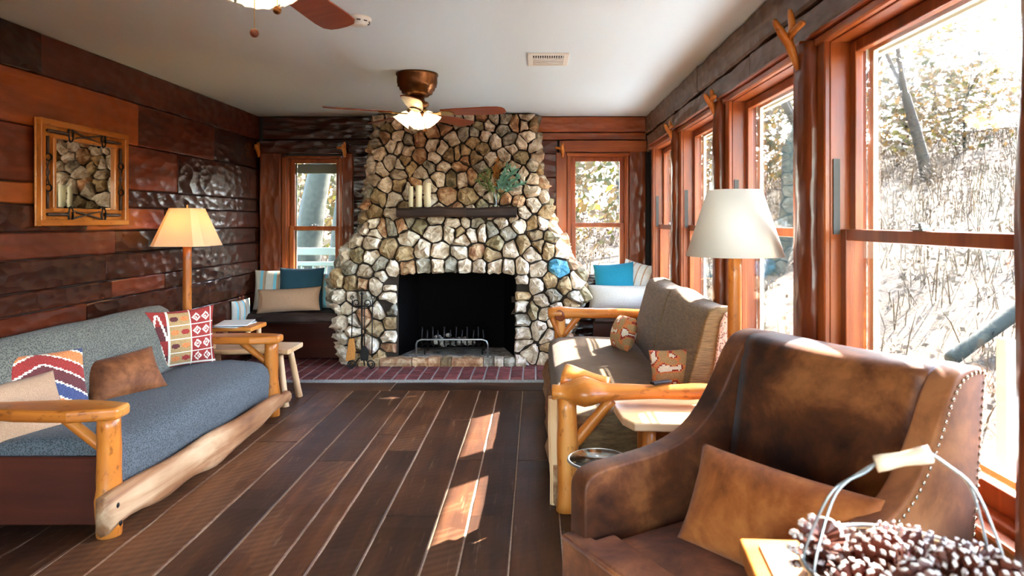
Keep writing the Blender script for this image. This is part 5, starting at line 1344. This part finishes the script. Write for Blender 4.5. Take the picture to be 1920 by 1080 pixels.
pillow('pillow', A(0.445, 0.335, 0.632), tuple(EX*0.985+EY*0.12+V((0, 0, 0.0))), tuple(EY*0.42+V((0, 0, 0.9))), 0.51, 0.265, 0.15, 'suede_tan', 'tan suede lumbar pillow on the seat of the brown armchair', 'tan armchair pillow', n=24)

# ================================================================== FOREGROUND TABLE, BASKET, CONES
tt = empty('wood_side_table', 'small varnished wooden table holding the wire basket in the corner nearest the camera', 'table', (0.52, 1.0, 0))
poly = [(0.367, 1.235), (0.79, 1.205), (0.70, 1.02), (0.63, 0.78), (0.31, 0.78), (0.345, 1.02)]
MB().prism(poly, lambda a, b, d: (a, b, d), 0.775, 0.808).obj('tabletop', 'pine', tt, bevel=0.005, seg=3)
ctr_ = (0.52, 1.02); inner = [(ctr_[0]+(a-ctr_[0])*0.84, ctr_[1]+(b-ctr_[1])*0.84) for a, b in poly]
MB().prism(inner, lambda a, b, d: (a, b, d), 0.808, 0.812).obj('sunlit_inset', 'pine_pale', tt, bevel=0.001, seg=1)  # paler inset: sunlit whiteness of the tabletop put into its colour
for (x, y) in ((0.41, 1.17), (0.70, 1.15), (0.36, 0.83), (0.60, 0.83)): log('leg', (x, y, 0), (x, y, 0.776), 0.022, 0.02, 'pine', tt, seg=6, wob=0.04)
bk = empty('wire_basket', 'galvanised wire basket of pine cones with a pale wood grip', 'basket', (0.545, 1.02, 0.813))
bc = V((0.548, 1.02, 0)); RT, RB, ZT, ZB = 0.143, 0.11, 0.862, 0.818
def ringp(r, z, n=40): return [(bc.x+r*math.cos(2*PI*i/n), bc.y+r*math.sin(2*PI*i/n), z) for i in range(n+1)]
MB().tube(ringp(RT, ZT), 0.0042, 8, caps=False).obj('rim', 'wire', bk, smooth=True)
MB().tube(ringp(RT-0.006, ZT-0.012), 0.002, 6, caps=False).obj('rim_wire', 'wire', bk, smooth=True)
MB().tube(ringp(RB, ZB), 0.003, 6, caps=False).obj('base_ring', 'wire', bk, smooth=True)
for k in range(28):
    a = 2*PI*k/28; MB().tube([(bc.x+RT*math.cos(a), bc.y+RT*math.sin(a), ZT), (bc.x+RB*math.cos(a), bc.y+RB*math.sin(a), ZB)], 0.0013, 5).obj('side_wire', 'wire', bk, smooth=True)
for k in range(7):
    o_ = -0.09+0.03*k; l_ = math.sqrt(RB**2-o_**2); MB().tube([(bc.x+o_, bc.y-l_, ZB-0.001), (bc.x+o_, bc.y+l_, ZB-0.001)], 0.0013, 5).obj('base_wire', 'wire', bk, smooth=True)
gz = 1.022
gl_, gr2 = V((bc.x-0.036, bc.y+0.01, gz-0.008)), V((bc.x+0.036, bc.y-0.01, gz+0.014))
log('grip', tuple(gl_), tuple(gr2), 0.0125, 0.0135, 'bamboo_pale', bk, wob=0.04, seg=6, knots=((0.5, -0.003, 0.25),))
for g_, sg in ((gl_, -1), (gr2, 1)):
    for dy in (-1, 1):
        an = (PI if sg < 0 else 0)+dy*sg*0.14*(-1); e_ = V((bc.x+RT*math.cos(an), bc.y+RT*math.sin(an), ZT))
        hub = V(g_)
        pts_ = cr([tuple(hub), tuple(hub+V((sg*0.018, dy*0.003, -0.012))), tuple(hub.lerp(e_, 0.45)+V((sg*0.016, dy*0.004, 0.028))), tuple(hub.lerp(e_, 0.8)+V((sg*0.01, 0, 0.012))), tuple(e_)], 5)
        MB().tube(pts_, 0.0024, 6).obj('handle_wire', 'wire', bk, smooth=True)
# pine cones
def cone_mesh(seed):
    rr = random.Random(seed); core = MB().sphere((0, 0, 0), 0.017, 8, 6, 'cone_brown', (1, 1, 1.7)); N = 52
    for i in range(N):
        t = (i+0.5)/N; z = -0.030+0.062*t; a = i*2.399963; rb = 0.006+0.013*math.sin(PI*(0.12+0.80*t))
        d = V((math.cos(a), math.sin(a), 0.35+0.9*(t-0.25))).normalized(); u = V((-math.sin(a), math.cos(a), 0)); w = d.cross(u)
        L = (0.015+0.011*math.sin(PI*min(1, 0.2+t*0.8)))*rr.uniform(0.85, 1.1); p = V((math.cos(a)*rb*0.6, math.sin(a)*rb*0.6, z)); q = p+d*L
        ww = 0.0072
        core.add([p-u*ww*0.4+w*0.0012, p+u*ww*0.4+w*0.0012, q+u*ww, q-u*ww, q+d*0.002+w*0.0026, p-w*0.001], [(0, 1, 2, 3), (3, 2, 4), (0, 3, 4, 5), (1, 5, 4, 2)], 'cone_brown')
        ww *= 0.72; core.add([q+u*ww+w*0.001, q-u*ww+w*0.001, q-u*ww*0.8+d*0.0035-w*0.002, q+u*ww*0.8+d*0.0035-w*0.002, q-w*0.0035, q+d*0.003+w*0.0035], [(0, 1, 5), (1, 2, 5), (2, 3, 5), (3, 0, 5), (0, 4, 1), (1, 4, 2), (2, 4, 3), (3, 4, 0)], 'cone_tip')
    return core
cp = [cone_mesh(s).obj('pine_cone', None) for s in (1, 2)]
cones = [(-0.105, 0.055, 0.863, 0.5, 1), (-0.055, 0.005, 0.858, 1.1, 0), (-0.06, 0.075, 0.850, 1.4, 1), (0.0, 0.055, 0.852, 1.3, 0), (0.005, -0.02, 0.866, 1.2, 1), (0.055, 0.03, 0.860, 1.5, 0), (0.06, -0.04, 0.868, 1.0, 1), (0.105, 0.01, 0.858, 1.3, 0), (-0.02, -0.08, 0.862, 1.2, 0), (0.05, -0.1, 0.860, 1.4, 1), (-0.085, -0.055, 0.856, 1.2, 1), (0.10, -0.06, 0.856, 1.0, 0), (0.045, 0.09, 0.846, 1.5, 1), (-0.16, -0.10, 0.845, 1.45, 0)]
for i, (x, y, z, til, w) in enumerate(cones):
    o = cp[w] if cp[w].get('label') is None else cp[w].copy()
    if o.get('label') is not None: COL.objects.link(o)
    o.matrix_basis = Matrix.Translation((bc.x+x, bc.y+y, z-(0.0 if i < 13 else 0.003))) @ Matrix.Rotation(i*1.9, 4, 'Z') @ Matrix.Rotation(til, 4, 'X') @ Matrix.Scale(1.12 if i else 1.2, 4)
    lab = ['upright pine cone standing highest at the left back of the basket', 'pine cone lying in the middle of the pile of cones']
    tag(o, lab[0] if i == 0 else ('frosted brown pine cone lying among the others in the wire basket' if i < 13 else 'single pine cone lying on the table outside the basket'), 'pine cone', 'pine cones in the wire basket')
# blue plank ledge under the near window
bb = empty('plank_ledge', 'low blue painted plank ledge under the large near window', 'bench', (1.06, 0.8, 0))
for k in range(3): plank('plank', (0.935+0.054*k, -0.6, 0.59), (0.935+0.054*k, 1.49+0.045*k, 0.59), (1, 0, 0), 0.050, 0.02, 'blue_board', bb, rnd=0.004)
for y in (-0.5, 0.5, 1.44): plank('leg', (0.99, y, 0), (0.99, y, 0.579), (1, 0, 0), 0.14, 0.03, 'blue_board', bb)
